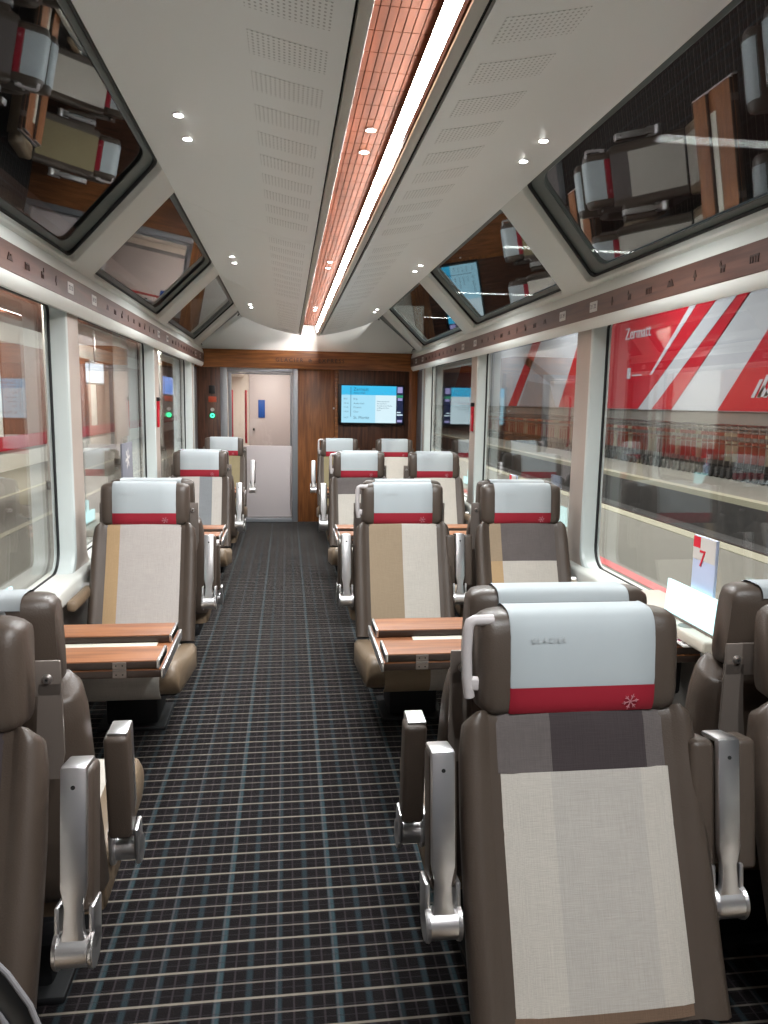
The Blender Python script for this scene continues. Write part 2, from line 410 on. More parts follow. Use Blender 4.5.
wn = 0
for sgn, sname in ((1, 'right'), (-1, 'left')):
    xw = side(sgn)
    wall = sroot(f'wall_{sname}')
    bm = bmesh.new(); x0, x1 = sorted((xw + sgn * .02, xw + sgn * .15)); add_box(bm, (x0, YF, 0), (x1, YB, .64))
    link('lower_panel', finish(bm, 'lower_panel', 'lower_wall', False), wall)
    # window sill ledge, running along
    x0, x1 = sorted((xw - sgn * .055, xw + sgn * .15))
    box('sill', (x0, YF, .62), (x1, YB, .715), 'shell', wall, .018, 3)
    x0, x1 = sorted((xw - sgn * .03, xw + sgn * .02)); box('heater_duct', (x0, YF, .03), (x1, YB, .2), 'lower_wall', wall, .01)
    # rail above the windows
    rail = struct(link('trim_1' if sgn > 0 else 'trim_2', None))
    fx = xw - sgn * .07
    prof = [(fx + sgn * .078, 2.127), (fx + sgn * .03, 2.116), (fx + sgn * .006, 2.138), (fx, 2.168), (fx, 2.287), (fx + sgn * .012, 2.34), (fx + sgn * .05, 2.37), (xw + sgn * .15, 2.37), (xw + sgn * .15, 2.195), (fx + sgn * .078, 2.195)]
    bm = bmesh.new(); add_poly(bm, [(x, YF, z) for x, z in prof], (0, YB - YF, 0)); link('rail_body', finish(bm, 'rail_body', 'shell', True, .7), rail)
    x0, x1 = sorted((fx - sgn * .003, fx + sgn * .01)); bm = bmesh.new(); add_box(bm, (x0, YF, 2.170), (x1, YB - .02, 2.285), .001, 1)
    link('wood_strip', finish(bm, 'wood_strip', 'wood_rail'), rail)
    # seat number plates and small pictograms on the strip
    plate = cached('plate', lambda: (lambda b: (add_box(b, (-.002, -.05, -.028), (.002, .05, .028), .0015, 1), finish(b, 'seat_plate', 'paper'))[1])(bmesh.new()))
    for k in range(-1, 4):
        for q, yy in enumerate((4.14, 4.62)):
            y = yy + P * (k - 0)
            if y > YB - .1: continue
            pl = link('seat_plate', plate, rail, (fx - sgn * .004, y, 2.228))
            g = text_mesh(f'{(k+2)*10 + q*2 + 1}', .034, 'print_grey', .0006, 'CENTER')
            link('seat_number', g, pl, (-sgn * .0025, .022, .0), (PI/2, 0, -sgn * PI/2))
            link('seat_number', text_mesh(f'{(k+2)*10 + q*2 + 2}', .034, 'print_grey', .0006, 'CENTER'), pl, (-sgn * .0025, -.022, .0), (PI/2, 0, -sgn * PI/2))
        for j in range(9):
            y = 4.95 + P * (k - 0) + j * .205
            if y > YB - .1 or y > 4.05 + P * (k + 1): continue
            def picto(kind):
                b = bmesh.new()
                if kind == 0:      # mountain
                    add_poly(b, [(0, -.04, -.02), (0, -.012, .022), (0, .004, .002), (0, .016, .016), (0, .04, -.02)], (.003, 0, 0))
                elif kind == 1:    # tree
                    add_box(b, (0, -.004, -.03), (.003, .004, -.01)); add_poly(b, [(0, -.018, -.01), (0, 0, .03), (0, .018, -.01)], (.003, 0, 0))
                elif kind == 2:    # chamois, seen from the side
                    add_box(b, (0, -.022, -.006), (.003, .018, .01)); add_box(b, (0, .014, .006), (.003, .03, .024))
                    for q in (-.02, -.012, .006, .014): add_box(b, (0, q, -.028), (.003, q + .004, -.006))
                    add_poly(b, [(0, .022, .024), (0, .018, .036), (0, .026, .024)], (.003, 0, 0))
                else:              # house and bridge arches
                    add_box(b, (0, -.036, .006), (.003, .036, .014))
                    for q in (-.034, -.012, .010, .030): add_box(b, (0, q, -.026), (.003, q + .006, .006))
                return finish(b, 'pictogram', 'print_dark', False)
            kd = (j * 7 + k * 3) % 4
            po = link('pictogram', cached(('picto', kd), lambda: picto(kd)), rail, (fx - sgn * .0045 - (.0015), y, 2.228)); po.scale = (1, .75, .75)
    # side windows
    for k in range(NB):
        a, b_ = YF + P * k, YF + P * (k + 1)
        wn += 1
        win = sroot(f'window_{wn}', (0, 0, 0))
        fm = lambda u, v, d: (xw + sgn * d, u, v)
        mk = ring_mesh(a, b_, .64, 2.20, a + .125, b_ - .125, ZB + .01, 2.165, .13, fm, .115, 'surround', ['shell_warm', 'shell_reveal'], rt_=.045)
        link('surround', mk, win)
        mk = ring_mesh(a + .06, b_ - .06, .66, 2.19, a + .137, b_ - .137, ZB + .02, 2.152, .12, fm, .012, 'gasket', ['gasket', 'gasket'], rt_=.035)
        o = link('gasket', mk, win, (sgn * .085, 0, 0))
        link('pane', pane_mesh(a + .1, b_ - .1, .68, 2.175, .03, fm, .115, .123, 'pane', 'window_glass'), win)
    a, b_ = YF + P * NB, YB        # short last panel beside the end wall
    bm = bmesh.new(); x0, x1 = sorted((xw + sgn * .0, xw + sgn * .11)); add_box(bm, (x0, a, .64), (x1, a + .125, 2.12), .008)
    link('end_post', finish(bm, 'end_post', ['shell_reveal']), wall)
    x0, x1 = sorted((xw + sgn * .03, xw + sgn * .1)); box('end_panel', (x0, a + .13, .7), (x1, b_, 2.11), 'print_grey', wall)
    # roof windows
    B0 = (xw - sgn * .06, 2.362); B1 = (XC + sgn * .915, 2.772)
    nx, nz = (B1[1] - B0[1]), (B1[0] - B0[0]); ln = math.hypot(nx, nz); n2 = (sgn * nx / ln, -sgn * nz / ln)
    if n2[1] < 0: n2 = (-n2[0], -n2[1])
    def rm(u, v, d, B0=B0, B1=B1, n2=n2): return (B0[0] + (B1[0] - B0[0]) * v + n2[0] * d, u - .27 * v, B0[1] + (B1[1] - B0[1]) * v + n2[1] * d)
    for k in range(NB + 1):
        a, b_ = YF + P * k + .03, YF + P * (k + 1) + .03
        last = k == NB
        if last: b_ = YB + .30
        wn += 1; win = sroot(f'window_{wn}')
        ho = .20
        h1 = b_ - (.02 if last else ho)
        link('roof_frame', ring_mesh(a, b_, -.06, 1.06, a + ho, h1, .02, 1.03, .05 if not last else .03, rm, .05, 'roof_frame', ['shell', 'shell']), win)
        link('gasket', ring_mesh(a + .1, b_ - .02 if last else b_ - .1, -.05, 1.05, a + ho + .012, h1 - .014, .035, 1.015, .06, lambda u, v, d: rm(u, v, d + .04), .015, 'gasket', ['gasket', 'gasket']), win)
        if not last:
            link('frit_band', ring_mesh(a + .1, b_ - .1, -.05, 1.05, a + ho + .05, h1 - .15, .08, .98, .08, lambda u, v, d: rm(u, v, d + .056), .006, 'frit_band', ['frit', 'frit']), win)
        link('pane', pane_mesh(a + .12, b_ - (.02 if last else .12), -.04, 1.04, .05, lambda u, v, d: rm(u, v, d + .07), 0, .008, 'pane', 'roof_glass' if not last else 'frit'), win)

# ceiling -----------------------------------------------------------
ceil = sroot('ceiling')
PROF = [(.153, 2.556), (.22, 2.566), (.30, 2.581), (.40, 2.602), (.52, 2.633), (.62, 2.664), (.72, 2.700), (.80, 2.733), (.87, 2.764), (.905, 2.782)]
def pz(dx):
    for (a, za), (b, zb) in zip(PROF, PROF[1:]):
        if a <= dx <= b: return za + (zb - za) * (dx - a) / (b - a)
    return PROF[0][1] if dx < PROF[0][0] else PROF[-1][1]
YE = 10.33
for sgn in (1, -1):
    ys = [YF + .0] + [YP0 + P * k for k in (-1, 0, 1, 2, 3)] + []
    ys = [y for y in ys if y < YE] + [YE]
    for a, b in zip(ys, ys[1:]):
        bm = bmesh.new(); g = .0025
        pts = [(XC + sgn * x, z) for x, z in PROF]
        low = [[bm.verts.new((x, yy, z)) for x, z in pts] for yy in (a + g, b - g)]
        hi = [[bm.verts.new((x, yy, z + .02)) for x, z in pts] for yy in (a + g, b - g)]
        n = len(pts)
        for i in range(n - 1):
            bm.faces.new((low[0][i], low[0][i+1], low[1][i+1], low[1][i])); bm.faces.new((hi[0][i], hi[1][i], hi[1][i+1], hi[0][i+1]))
            for r in (0, 1): bm.faces.new((low[r][i], low[r][i+1], hi[r][i+1], hi[r][i]))
        for i in (0, n - 1): bm.faces.new((low[0][i], low[1][i], hi[1][i], hi[0][i]))
        bmesh.ops.recalc_face_normals(bm, faces=bm.faces)
        link('ceiling_panel', finish(bm, 'ceiling_panel', 'ceiling', True, .5), ceil)
    # perforated fields, one every 0.245 m
    def pf():
        bm = bmesh.new(); xs = [.20, .25, .30, .35, .405]
        for i in range(len(xs) - 1):
            v = [bm.verts.new(q) for q in ((sgn * xs[i], -.066, pz(xs[i]) - .0012), (sgn * xs[i+1], -.066, pz(xs[i+1]) - .0012), (sgn * xs[i+1], .066, pz(xs[i+1]) - .0012), (sgn * xs[i], .066, pz(xs[i]) - .0012))]
            f = bm.faces.new(v); t = [bm.verts.new(q.co + Vector((0, 0, .0010))) for q in v]; bm.faces.new(t[::-1])
            for j in range(4): bm.faces.new((v[j], v[(j+1) % 4], t[(j+1) % 4], t[j]))
        bmesh.ops.remove_doubles(bm, verts=bm.verts, dist=1e-6); bmesh.ops.recalc_face_normals(bm, faces=bm.faces)
        return finish(bm, 'perforated_field', 'perforated', False)
    pm = pf(); y = 1.655
    while y < YE - .2:
        if min(abs(y - (YP0 + P * k)) for k in range(5)) > .09: link('perforated_field', pm, ceil, (XC, y, 0))
        y += .245
# cove fixture between the panels
fx = sroot('trim_3')
box('frame_strip', (XC - .145, YF, 2.548), (XC - .112, YE, 2.575), 'ceiling_frame', fx, .003)
box('frame_strip', (XC + .100, YF, 2.548), (XC + .135, YE, 2.575), 'ceiling_frame', fx, .003)
box('shadow_gap', (XC - .162, YF, 2.572), (XC - .130, YE, 2.705), 'slot', fx, 0)
box('shadow_gap', (XC + .118, YF, 2.572), (XC + .162, YE, 2.705), 'slot', fx, 0)
box('cove_back', (XC - .16, YF, 2.705), (XC + .16, YE, 2.72), 'slot', fx, 0)
box('cove_lip', (XC - .114, YF, 2.572), (XC - .110, YE, 2.60), 'wood_slats', fx, 0)
box('cove_lip', (XC + .094, YF, 2.556), (XC + .101, YE, 2.58), 'wood_slats', fx, 0)
box('led_strip', (XC - .122, YF, 2.60), (XC - .112, YE - .15, 2.64), 'led_warm', fx, 0)
bm = bmesh.new(); add_poly(bm, [(XC + .082, YF, 2.656), (XC + .104, YF, 2.582), (XC + .112, YF, 2.582), (XC + .112, YF, 2.656)], (0, YE - YF, 0))
for f in bm.faces: f.material_index = 1 if (f.normal.z > .5 or f.normal.x > .5 or abs(f.normal.y) > .5 or f.normal.z < -.9) else 0
link('led_strip', finish(bm, 'led_strip', ['led_pink', 'ceiling_frame'], False), fx)
# slats of the cove floor: small, joined
bm = bmesh.new(); nsl = 9; wS = .23 / nsl
y = YF
while y < YE - .05:
    for i in range(nsl):
        x = XC - .118 + i * wS
        add_box(bm, (x + .0015, y + .002, 2.680), (x + wS - .0015, min(y + .128, YE), 2.690))
    y += .13
o = link('wood_slats', finish(bm, 'wood_slats', 'wood_slats', False), fx); o['kind'] = 'stuff'

# spots: disc + ring + real lamp
def spot_mesh():
    bm = bmesh.new(); add_cyl(bm, (0, 0, 0), (0, 0, -.004), .022, 20, 0); add_cyl(bm, (0, 0, -.004), (0, 0, -.005), .016, 20, 1)
    return finish(bm, 'lens', ['chrome', 'spot_disc'], False)
sp_me = spot_mesh()
lamp = bpy.data.lights.new('downlight', 'SPOT'); lamp.energy = SPOT_W; lamp.spot_size = math.radians(150); lamp.spot_blend = .7; lamp.shadow_soft_size = .02; lamp.color = (.93, .98, 1)
for cx, zz, nm in ((XC - .69, pz(.69), 'left ceiling panel'), (XC + .67, pz(.67), 'right ceiling panel'), (XC + .005, 2.680, 'wooden cove')):
    for k in range(-1, 4):
        pos = ['behind the camera', 'nearest the camera', 'second pair along', 'third pair along', 'farthest'][k + 1]
        for q in (0, 1):
            y = 2.95 + .25 * q + P * k
            if y > YE - .05 or (k == -1 and cx < -.2): continue
            t = thing('downlight', f'round downlight in the {nm}, {pos}, {"nearer" if q == 0 else "farther"} one', 'light', (cx, y, zz - .001), 0, 'recessed downlights')
            link('lens', sp_me, t)
            l = link('lamp', lamp, t, (0, 0, -.012))

# end wall -----------------------------------------------------------
ew = sroot('wall_back')
box('wood_header', (XL - .05, YB - .06, 2.113), (XR + .05, YB + .05, 2.354), 'wood_header', ew, .004)
box('bulkhead', (XL - .1, YB, 2.35), (XR + .1, YB + .05, 3.0), 'ceiling', ew, 0)
box('wood_panel', (.152, YB - .005, 0), (.657, YB + .05, 2.115), 'wood_mid', ew, .002)
box('wood_edge', (.657, YB - .035, 0), (.705, YB + .05, 2.115), 'wood_header', ew, .002)
box('wood_panel', (.705, YB - .03, 0), (1.69, YB + .05, 2.115), 'wood_dark', ew, .002)
box('wood_edge', (1.69, YB - .05, 0), (XR + .06, YB + .05, 2.115), 'wood_mid', ew, .002)
box('side_panel', (XL - .05, YB - .02, 0), (-.892, YB + .05, 2.115), 'wood_dark', ew, .002)
box('door_bolt', (.635, YB - .02, 1.575), (.655, YB, 1.60), 'chrome', ew, .004)
tm = text_mesh('GLACIER', .075, 'print_dark', .003, 'CENTER', 1.35); link('lettering', tm, ew, (XC - .27, YB - .062, 2.225), (PI/2, 0, 0))
tm = text_mesh('EXPRESS', .075, 'print_dark', .003, 'CENTER', 1.35); link('lettering', tm, ew, (XC + .30, YB - .062, 2.225), (PI/2, 0, 0))
def star(r, m, n=6, wdt=.16, dep=.0012, name='star_emblem'):
    b = bmesh.new()
    for k in range(n):
        a = 2 * PI * k / n + .2; d = Vector((math.cos(a), 0, math.sin(a))); q = Vector((-d.z, 0, d.x))
        add_poly(b, [q * wdt * r * .35, d * r * .55 + q * wdt * r * .6, d * r, d * r * .55 - q * wdt * r * .6, -q * wdt * r * .35], (0, dep, 0))
        for s in (1, -1):
            e = (d + q * s * .7).normalized(); st = d * r * .45
            add_poly(b, [st, st + e * r * .33 + q * .05 * r, st + e * r * .33 - q * .05 * r], (0, dep, 0))
    return finish(b, name, m, False)
link('star_emblem', star(.035, 'print_dark', 6, .2, .003), ew, (XC + .01, YB - .064, 2.225))
# door
dr = sroot('door_1')
for nm, lo, hi in (('door_frame', (-.892, YB - .03, 0), (-.80, YB + .04, 2.113)), ('door_frame', (.075, YB - .03, 0), (.152, YB + .04, 2.113)), ('door_frame', (-.80, YB - .03, 2.055), (.075, YB + .04, 2.113)), ('door_sill', (-.80, YB - .05, 0), (.075, YB + .04, .06))):
    box(nm, lo, hi, 'door_frame', dr, .006)
box('lower_leaf', (-.79, YB, .07), (.07, YB + .035, 1.06), 'door_white', dr, .004)
for lo, hi in (((-.79, YB, 1.06), (-.745, YB + .035, 2.05)), ((.045, YB, 1.06), (.07, YB + .035, 2.05)), ((-.745, YB, 2.03), (.045, YB + .035, 2.05))): box('leaf_frame', lo, hi, 'door_frame', dr, .003)
box('door_pane', (-.745, YB + .015, 1.06), (.045, YB + .021, 2.03), 'door_glass', dr, 0)
box('door_handle', (.05, YB - .02, .12), (.062, YB - .005, 1.0), 'chrome', dr, .004)
# vestibule seen through the glass
vs = sroot('wall_vestibule')
box('far_wall', (-1.2, YB + 2.3, 0), (.9, YB + 2.4, 2.5), 'vestibule', vs, 0)
box('left_wall', (-1.25, YB + .06, 0), (-1.05, YB + 2.3, 2.5), 'vestibule', vs, 0)
box('right_wall', (.35, YB + .06, 0), (.45, YB + 2.3, 2.5), 'vestibule', vs, 0)
box('vestibule_ceiling', (-1.25, YB + .06, 2.36), (.45, YB + 2.4, 2.42), 'vestibule', vs, 0)
box('far_door', (-.62, YB + 2.25, 0), (.20, YB + 2.3, 2.2), 'door_white', vs, .01)
box('far_door_window', (-.47, YB + 2.235, 1.395), (-.36, YB + 2.25, 1.69), 'blue_dark', vs, .01)
box('far_door_post', (.16, YB + 1.95, 0), (.21, YB + 2.0, 2.2), 'print_grey', vs, .004)
box('door_knob', (-.56, YB + 2.21, 1.18), (-.53, YB + 2.25, 1.22), 'black_plastic', vs, .006)
box('ceiling_duct', (-.95, YB + .5, 2.05), (-.68, YB + 2.2, 2.30), 'vestibule', vs, .04, 3)
for x in (-.80, -.60):
    bm = bmesh.new(); add_tube(bm, [(x, YB + .9, 1.05), (x, YB + .86, 1.12), (x, YB + .86, 1.75), (x, YB + .9, 1.82)], .016); link('grab_bar', finish(bm, 'grab_bar', 'pink_red'), vs)
l = bpy.data.lights.new('vestibule_light', 'AREA'); l.size = .8; l.energy = 6.5; l.color = (1, .96, .92)
o = link('vestibule_light', l, None, (-.35, YB + 1.2, 2.35))

# control panel by the door
cp = thing('control_panel', 'row of switches on the dark panel left of the door, green button lit', 'controls', (-1.0, YB - .02, 0))
box('card_reader', (-.045 - .0, -.02, 1.76), (.04, 0, 1.87), 'black_plastic', cp, .004)
box('warning_label', (-.05, -.004, 1.645), (.055, 0, 1.72), 'orange_label', cp, .001)
bm = bmesh.new(); add_cyl(bm, (0, 0, 1.545), (0, -.02, 1.545), .024, 20); link('push_button', finish(bm, 'push_button', 'paper'), cp)
bm = bmesh.new(); add_cyl(bm, (0, 0, 1.465), (0, -.014, 1.465), .045, 24); sw = link('door_button', finish(bm, 'door_button', 'black_plastic'), cp)
bm = bmesh.new(); add_cyl(bm, (0, -.014, 1.465), (0, -.02, 1.465), .032, 24); add_cyl(bm, (0, -.02, 1.465), (0, -.021, 1.465), .012, 16, 1); link('lit_ring', finish(bm, 'lit_ring', ['green_led', 'black_plastic']), sw)

# information screen
tv = thing('information_screen', 'wide flat screen with blue journey timetable, on the dark wood end wall', 'screen', (1.16, YB - .036, 1.648))
box('housing', (-.46, -.055, -.275), (.46, 0, .275), 'black_plastic', tv, .008)
def scr(lo, hi, m, nm='display_area'):
    return box(nm, (lo[0], -.0575, lo[1]), (hi[0], -.054, hi[1]), m, tv, 0)
dl = scr((-.415, -.25), (.055, .13), 'screen_left'); scr((.055, -.25), (.345, .13), 'screen_right'); dh = scr((-.415, .13), (.345, .255), 'screen_cyan')
db = scr((.349, -.25), (.44, .255), 'screen_navy')
for lo, hi, m in (((.36, .165), (.43, .245), 'screen_lilac'), ((.352, .10), (.437, .135), 'screen_green'), ((.365, .06), (.43, .095), 'screen_lilac'), ((.355, -.11), (.41, -.095), 'screen_right'), ((.355, -.145), (.437, -.128), 'screen_right'), ((.36, -.235), (.43, -.205), 'screen_lilac')):
    bm = bmesh.new(); add_box(bm, (lo[0], -.0585, lo[1]), (hi[0], -.0565, hi[1])); link('screen_icon', finish(bm, 'screen_icon', m, False), tv)
bm = bmesh.new(); add_box(bm, (-.29, -.0585, -.17), (-.283, -.0565, .24)); link('route_line', finish(bm, 'route_line', 'screen_text', False), tv)
for body, x, z, s in (('Zermatt', -.25, .205, .062), ('Abfahrt 8:52', -.25, .157, .032), ('8:52', -.385, .075, .03), ('10:18', -.385, .015, .03), ('11:46', -.385, -.04, .03), ('14:24', -.385, -.1, .03), ('16:37', -.385, -.18, .03),
                      ('Brig', -.25, .075, .034), ('Andermatt', -.25, .015, .034), ('Disentis', -.25, -.04, .034), ('Chur', -.25, -.1, .034), ('St. Moritz', -.25, -.18, .055),
                      ('Welcome aboard', .075, .045, .024), ('the train from', .075, .015, .024), ('Zermatt to St. Moritz', .075, -.015, .024), ('via Brig and Chur', .075, -.045, .024), ('Enjoy', .075, -.075, .024)):
    link('screen_text', text_mesh(body, s, 'screen_text', .0006), tv, (x, -.0585, z), (PI/2, 0, 0))

# ================================================================== SEATS
def loft(bm, rings, mi=0, caps=True):
    R = [[bm.verts.new(p) for p in r] for r in rings]; n = len(R[0]); fs = []
    for a, b in zip(R, R[1:]):
        for i in range(n): f = bm.faces.new((a[i], a[(i+1) % n], b[(i+1) % n], b[i])); f.material_index = mi; fs.append(f)
    if caps: fs += [bm.faces.new(R[0]), bm.faces.new(R[-1])]
    bmesh.ops.recalc_face_normals(bm, faces=fs)
def interp(tab, t):
    for (a, *va), (b, *vb) in zip(tab, tab[1:]):
        if t <= b:
            k = (t - a) / (b - a); k = max(0, min(1, k)); return [x + (y - x) * k for x, y in zip(va, vb)]
    return list(tab[-1][1:])
# backrest centre line (t: 0 top .. 1 bottom) -> front y, z, half width, thickness
RECL = [(0, .012, .985, .245, .05), (.04, .0, .968, .272, .085), (.15, -.022, .90, .282, .10), (.4, -.080, .745, .286, .11), (.7, -.158, .56, .287, .115), (.9, -.212, .43, .286, .11), (1, -.232, .38, .286, .09)]
UPRT = [(0, .012, .985, .245, .05), (.04, .0, .965, .272, .085), (.15, -.01, .90, .285, .10), (.4, -.03, .745, .292, .11), (.7, -.05, .56, .300, .11), (.9, -.06, .43, .305, .11), (1, -.065, .38, .305, .09)]
def back_frame(tab, t):
    y, z, hw, th = interp(tab, t); e = .03
    a, b = interp(tab, max(0, t - e)), interp(tab, min(1, t + e))
    d = Vector((0, b[0] - a[0], b[1] - a[1])).normalized(); nrm = Vector((0, d.z, -d.y)).normalized()
    if nrm.y > 0: nrm = -nrm
    return Vector((0, y, z)), nrm, hw, th
def bolster(u, hw):
    a = abs(u)
    if a < .2165: return 0.0
    k = (a - .2165) / max(.01, hw - .2165)
    return .022 * math.sin(min(1, k * 1.25) * PI * .5)
def backrest_mesh(tab):
    bm = bmesh.new(); rings = []
    us = [-1, -.97, -.90, -.82, -.76, -.72, -.69, -.4, 0, .4, .69, .72, .76, .82, .90, .97, 1]
    def ux(u, hw):
        a = abs(u); x = a / .69 * .2155 if a <= .69 else .2155 + (hw - .2155) * (a - .69) / .31
        return math.copysign(x, u)
    N = 30
    for i in range(N + 1):
        t = i / N; t = t ** 1.25; c, n, hw, th = back_frame(tab, t); ring = []
        for u in us:
            x = ux(u, hw); k = max(0, (abs(u) - .80) / .20); rnd = th * .42 * (1 - math.sqrt(max(0, 1 - k * k)))
            p = c + n * (bolster(x, hw) - rnd); ring.append((x, p.y, p.z))
        for u in (1, .94, .8, 0, -.8, -.94, -1):
            x = u * hw; k = max(0, (abs(u) - .75) / .25); p = c - n * (th - th * .4 * k * k); ring.append((x * .98, p.y, p.z))
        rings.append(ring)
    loft(bm, rings); return finish(bm, 'backrest', 'leather', True, 1.2)
def cloth_mesh(tab, pattern, t0=.01, t1=.985):
    """pattern: rows (v0, v1, [(u0, u1, material)...]) with u from the left as one faces the seat, v down"""
    names = []; bm = bmesh.new(); hwc = .2165
    for v0, v1, cols in pattern:
        for u0, u1, mname in cols:
            if mname not in names: names.append(mname)
            mi = names.index(mname); nu = max(1, round((u1 - u0) * 8)); nv = max(1, round((v1 - v0) * 26)); G = []
            for j in range(nv + 1):
                v = v0 + (v1 - v0) * j / nv; t = (t0 + (t1 - t0) * v) ** 1.0; c, n, hw, th = back_frame(tab, t); row = []
                for i in range(nu + 1):
                    u = (u0 + (u1 - u0) * i / nu) * 2 - 1; crown = .009 * (1 - u * u) + .004
                    if abs(u) > .985: crown = -.004
                    p = c + n * crown; row.append(bm.verts.new((u * hwc, p.y, p.z)))
                G.append(row)
            for j in range(nv):
                for i in range(nu): f = bm.faces.new((G[j][i], G[j][i+1], G[j+1][i+1], G[j+1][i])); f.material_index = mi
    bmesh.ops.remove_doubles(bm, verts=bm.verts, dist=1e-5)
    ext = bmesh.ops.extrude_face_region(bm, geom=list(bm.faces)); 
    for v in [g for g in ext['geom'] if isinstance(g, bmesh.types.BMVert)]: v.co.y += .004
    bmesh.ops.recalc_face_normals(bm, faces=bm.faces)
    return finish(bm, 'backrest_cloth', names, True, 1.0)
def headrest_mesh():
    bm = bmesh.new(); rings = []; N = 22; hw = .238
    for i in range(N + 1):
        u = -1 + 2 * i / N; u = math.copysign(abs(u) ** .7, u); x = u * hw
        k = max(0, (abs(u) - .70) / .30); sc = math.sqrt(max(.0, 1 - k ** 3.0)) if k < 1 else .0
        sc = max(sc, .25); dz = .118 * (.80 + .20 * sc); dy = .058 * (.45 + .55 * sc)
        wing = -.012 * max(0, (abs(u) - .66) / .34) * (1 - k ** 6); ring = []
        for q in range(20):
            a = 2 * PI * q / 20; ca, sa = math.cos(a), math.sin(a)
            yy = math.copysign(abs(ca) ** .55, ca) * dy; zz = math.copysign(abs(sa) ** .45, sa) * dz
            ring.append((x, .058 + wing + yy + zz * .10, 1.092 + zz))
        rings.append(ring)
    loft(bm, rings); return finish(bm, 'headrest', 'leather', True, 1.1)
def head_profile(off):
    """cover path around the headrest section: from bottom front, up, over the top, down the back"""
    pts = []
    for q in range(0, 27):
        a = math.radians(228 - q * 7.6); ca, sa = math.cos(a), math.sin(a); dy, dz = .058 + off, .118 + off
        pts.append((.058 + math.copysign(abs(ca) ** .55, ca) * dy + math.copysign(abs(sa) ** .45, sa) * dz * .10, 1.092 + math.copysign(abs(sa) ** .45, sa) * dz))
    return pts
def cover_mesh(zlo, zhi, m, hw, off, full):
    pts = head_profile(off); pts = [p for i, p in enumerate(pts)]
    fr = []
    for i, (y, z) in enumerate(pts):
        front = i < 14
        if full:
            if front and z < zlo: continue
            if not front and z < zhi: continue
        else:
            if not front or z > zhi or z < zlo: continue
        fr.append((y, z))
    if full: fr.insert(0, (fr[0][0] + .0, zlo))
    else:
        fr.append((fr[-1][0], zhi))
    bm = bmesh.new(); xs = [-hw, -hw * .98, -hw * .5, 0, hw * .5, hw * .98, hw]; G = []
    for y, z in fr: G.append([bm.verts.new((x, y + (.0045 if abs(x) == hw else 0), z)) for x in xs])
    for a, b in zip(G, G[1:]):
        for i in range(len(xs) - 1): bm.faces.new((a[i], a[i+1], b[i+1], b[i]))
    bmesh.ops.recalc_face_normals(bm, faces=bm.faces)
    return finish(bm, 'headrest_cover', m, True, 1.0)
def cushion_mesh(y0, y1, z0, z1):
    """leather box of the cushion from rear y0,z0 (top) to front y1,z1"""
    bm = bmesh.new(); rings = []; hw = .300; us = []
    prof = []   # closed section in y,z: top rear -> front roll -> bottom
    for k in range(9):
        t = k / 8; prof.append((y0 + (y1 + .07 - y0) * t, z0 + (z1 - z0) * t - .012 * math.sin(PI * t)))
    for k in range(1, 9):
        a = PI / 2 + PI * k / 8; prof.append((y1 + .07 + .07 * math.cos(a), z1 - .07 + .07 * math.sin(a)))
    prof.append((y0, z0 - .13))
    cy, cz = (y0 + y1) / 2, (z0 + z1) / 2 - .07
    for u in (-1, -.985, -.95, -.88, -.80, -.74, -.68, 0, .68, .74, .80, .88, .95, .985, 1):
        k = max(0, (abs(u) - .86) / .14); s = 1 - .09 * (1 - math.sqrt(max(0, 1 - k * k))) ; bl = .014 * (1 if .72 < abs(u) < .97 else 0)
        rings.append([(u * hw, cy + (y - cy) * (1 - (1 - s) * .6), cz + (z - cz + (bl if z > cz else 0)) * (1 - (1 - s) * 2.2)) for y, z in prof])
    loft(bm, rings); return finish(bm, 'cushion', 'leather_tan', True, 1.1)
def cushion_cloth(y0, y1, z0, z1, cols):
    prof = []
    for k in range(9):
        t = k / 8; prof.append((y0 + (y1 + .07 - y0) * t, z0 + (z1 - z0) * t - .012 * math.sin(PI * t) + .012))
    for k in range(1, 8):
        a = PI / 2 + PI * k / 8; prof.append((y1 + .07 + .080 * math.cos(a), z1 - .07 + .080 * math.sin(a)))
    names = []; bm = bmesh.new()
    for u0, u1, mname in cols:
        if mname not in names: names.append(mname)
        mi = names.index(mname); n = max(1, round((u1 - u0) * 6)); G = []
        for y, z in prof: G.append([bm.verts.new((((u0 + (u1 - u0) * i / n) * 2 - 1) * .215, y, z)) for i in range(n + 1)])
        for a, b in zip(G, G[1:]):
            for i in range(n): f = bm.faces.new((a[i], a[i+1], b[i+1], b[i])); f.material_index = mi
    bmesh.ops.remove_doubles(bm, verts=bm.verts, dist=1e-5)
    ext = bmesh.ops.extrude_face_region(bm, geom=list(bm.faces))
    for v in [g for g in ext['geom'] if isinstance(g, bmesh.types.BMVert)]: v.co.z -= .012
    bmesh.ops.recalc_face_normals(bm, faces=bm.faces)
    return finish(bm, 'cushion_cloth', names, True, 1.0)
def arm_pad(wide):
    bm = bmesh.new()
    if wide:
        add_box(bm, (-.078, .0, 0), (-.024, .075, .30), .014, 3); add_box(bm, (.024, .0, 0), (.078, .075, .30), .014, 3); add_box(bm, (-.03, .02, .01), (.03, .07, .29), .004, 1)
    else: add_box(bm, (-.027, .002, 0), (.035, .075, .30), .014, 3)
    return finish(bm, 'armrest_pad', 'leather', True, 1.0)
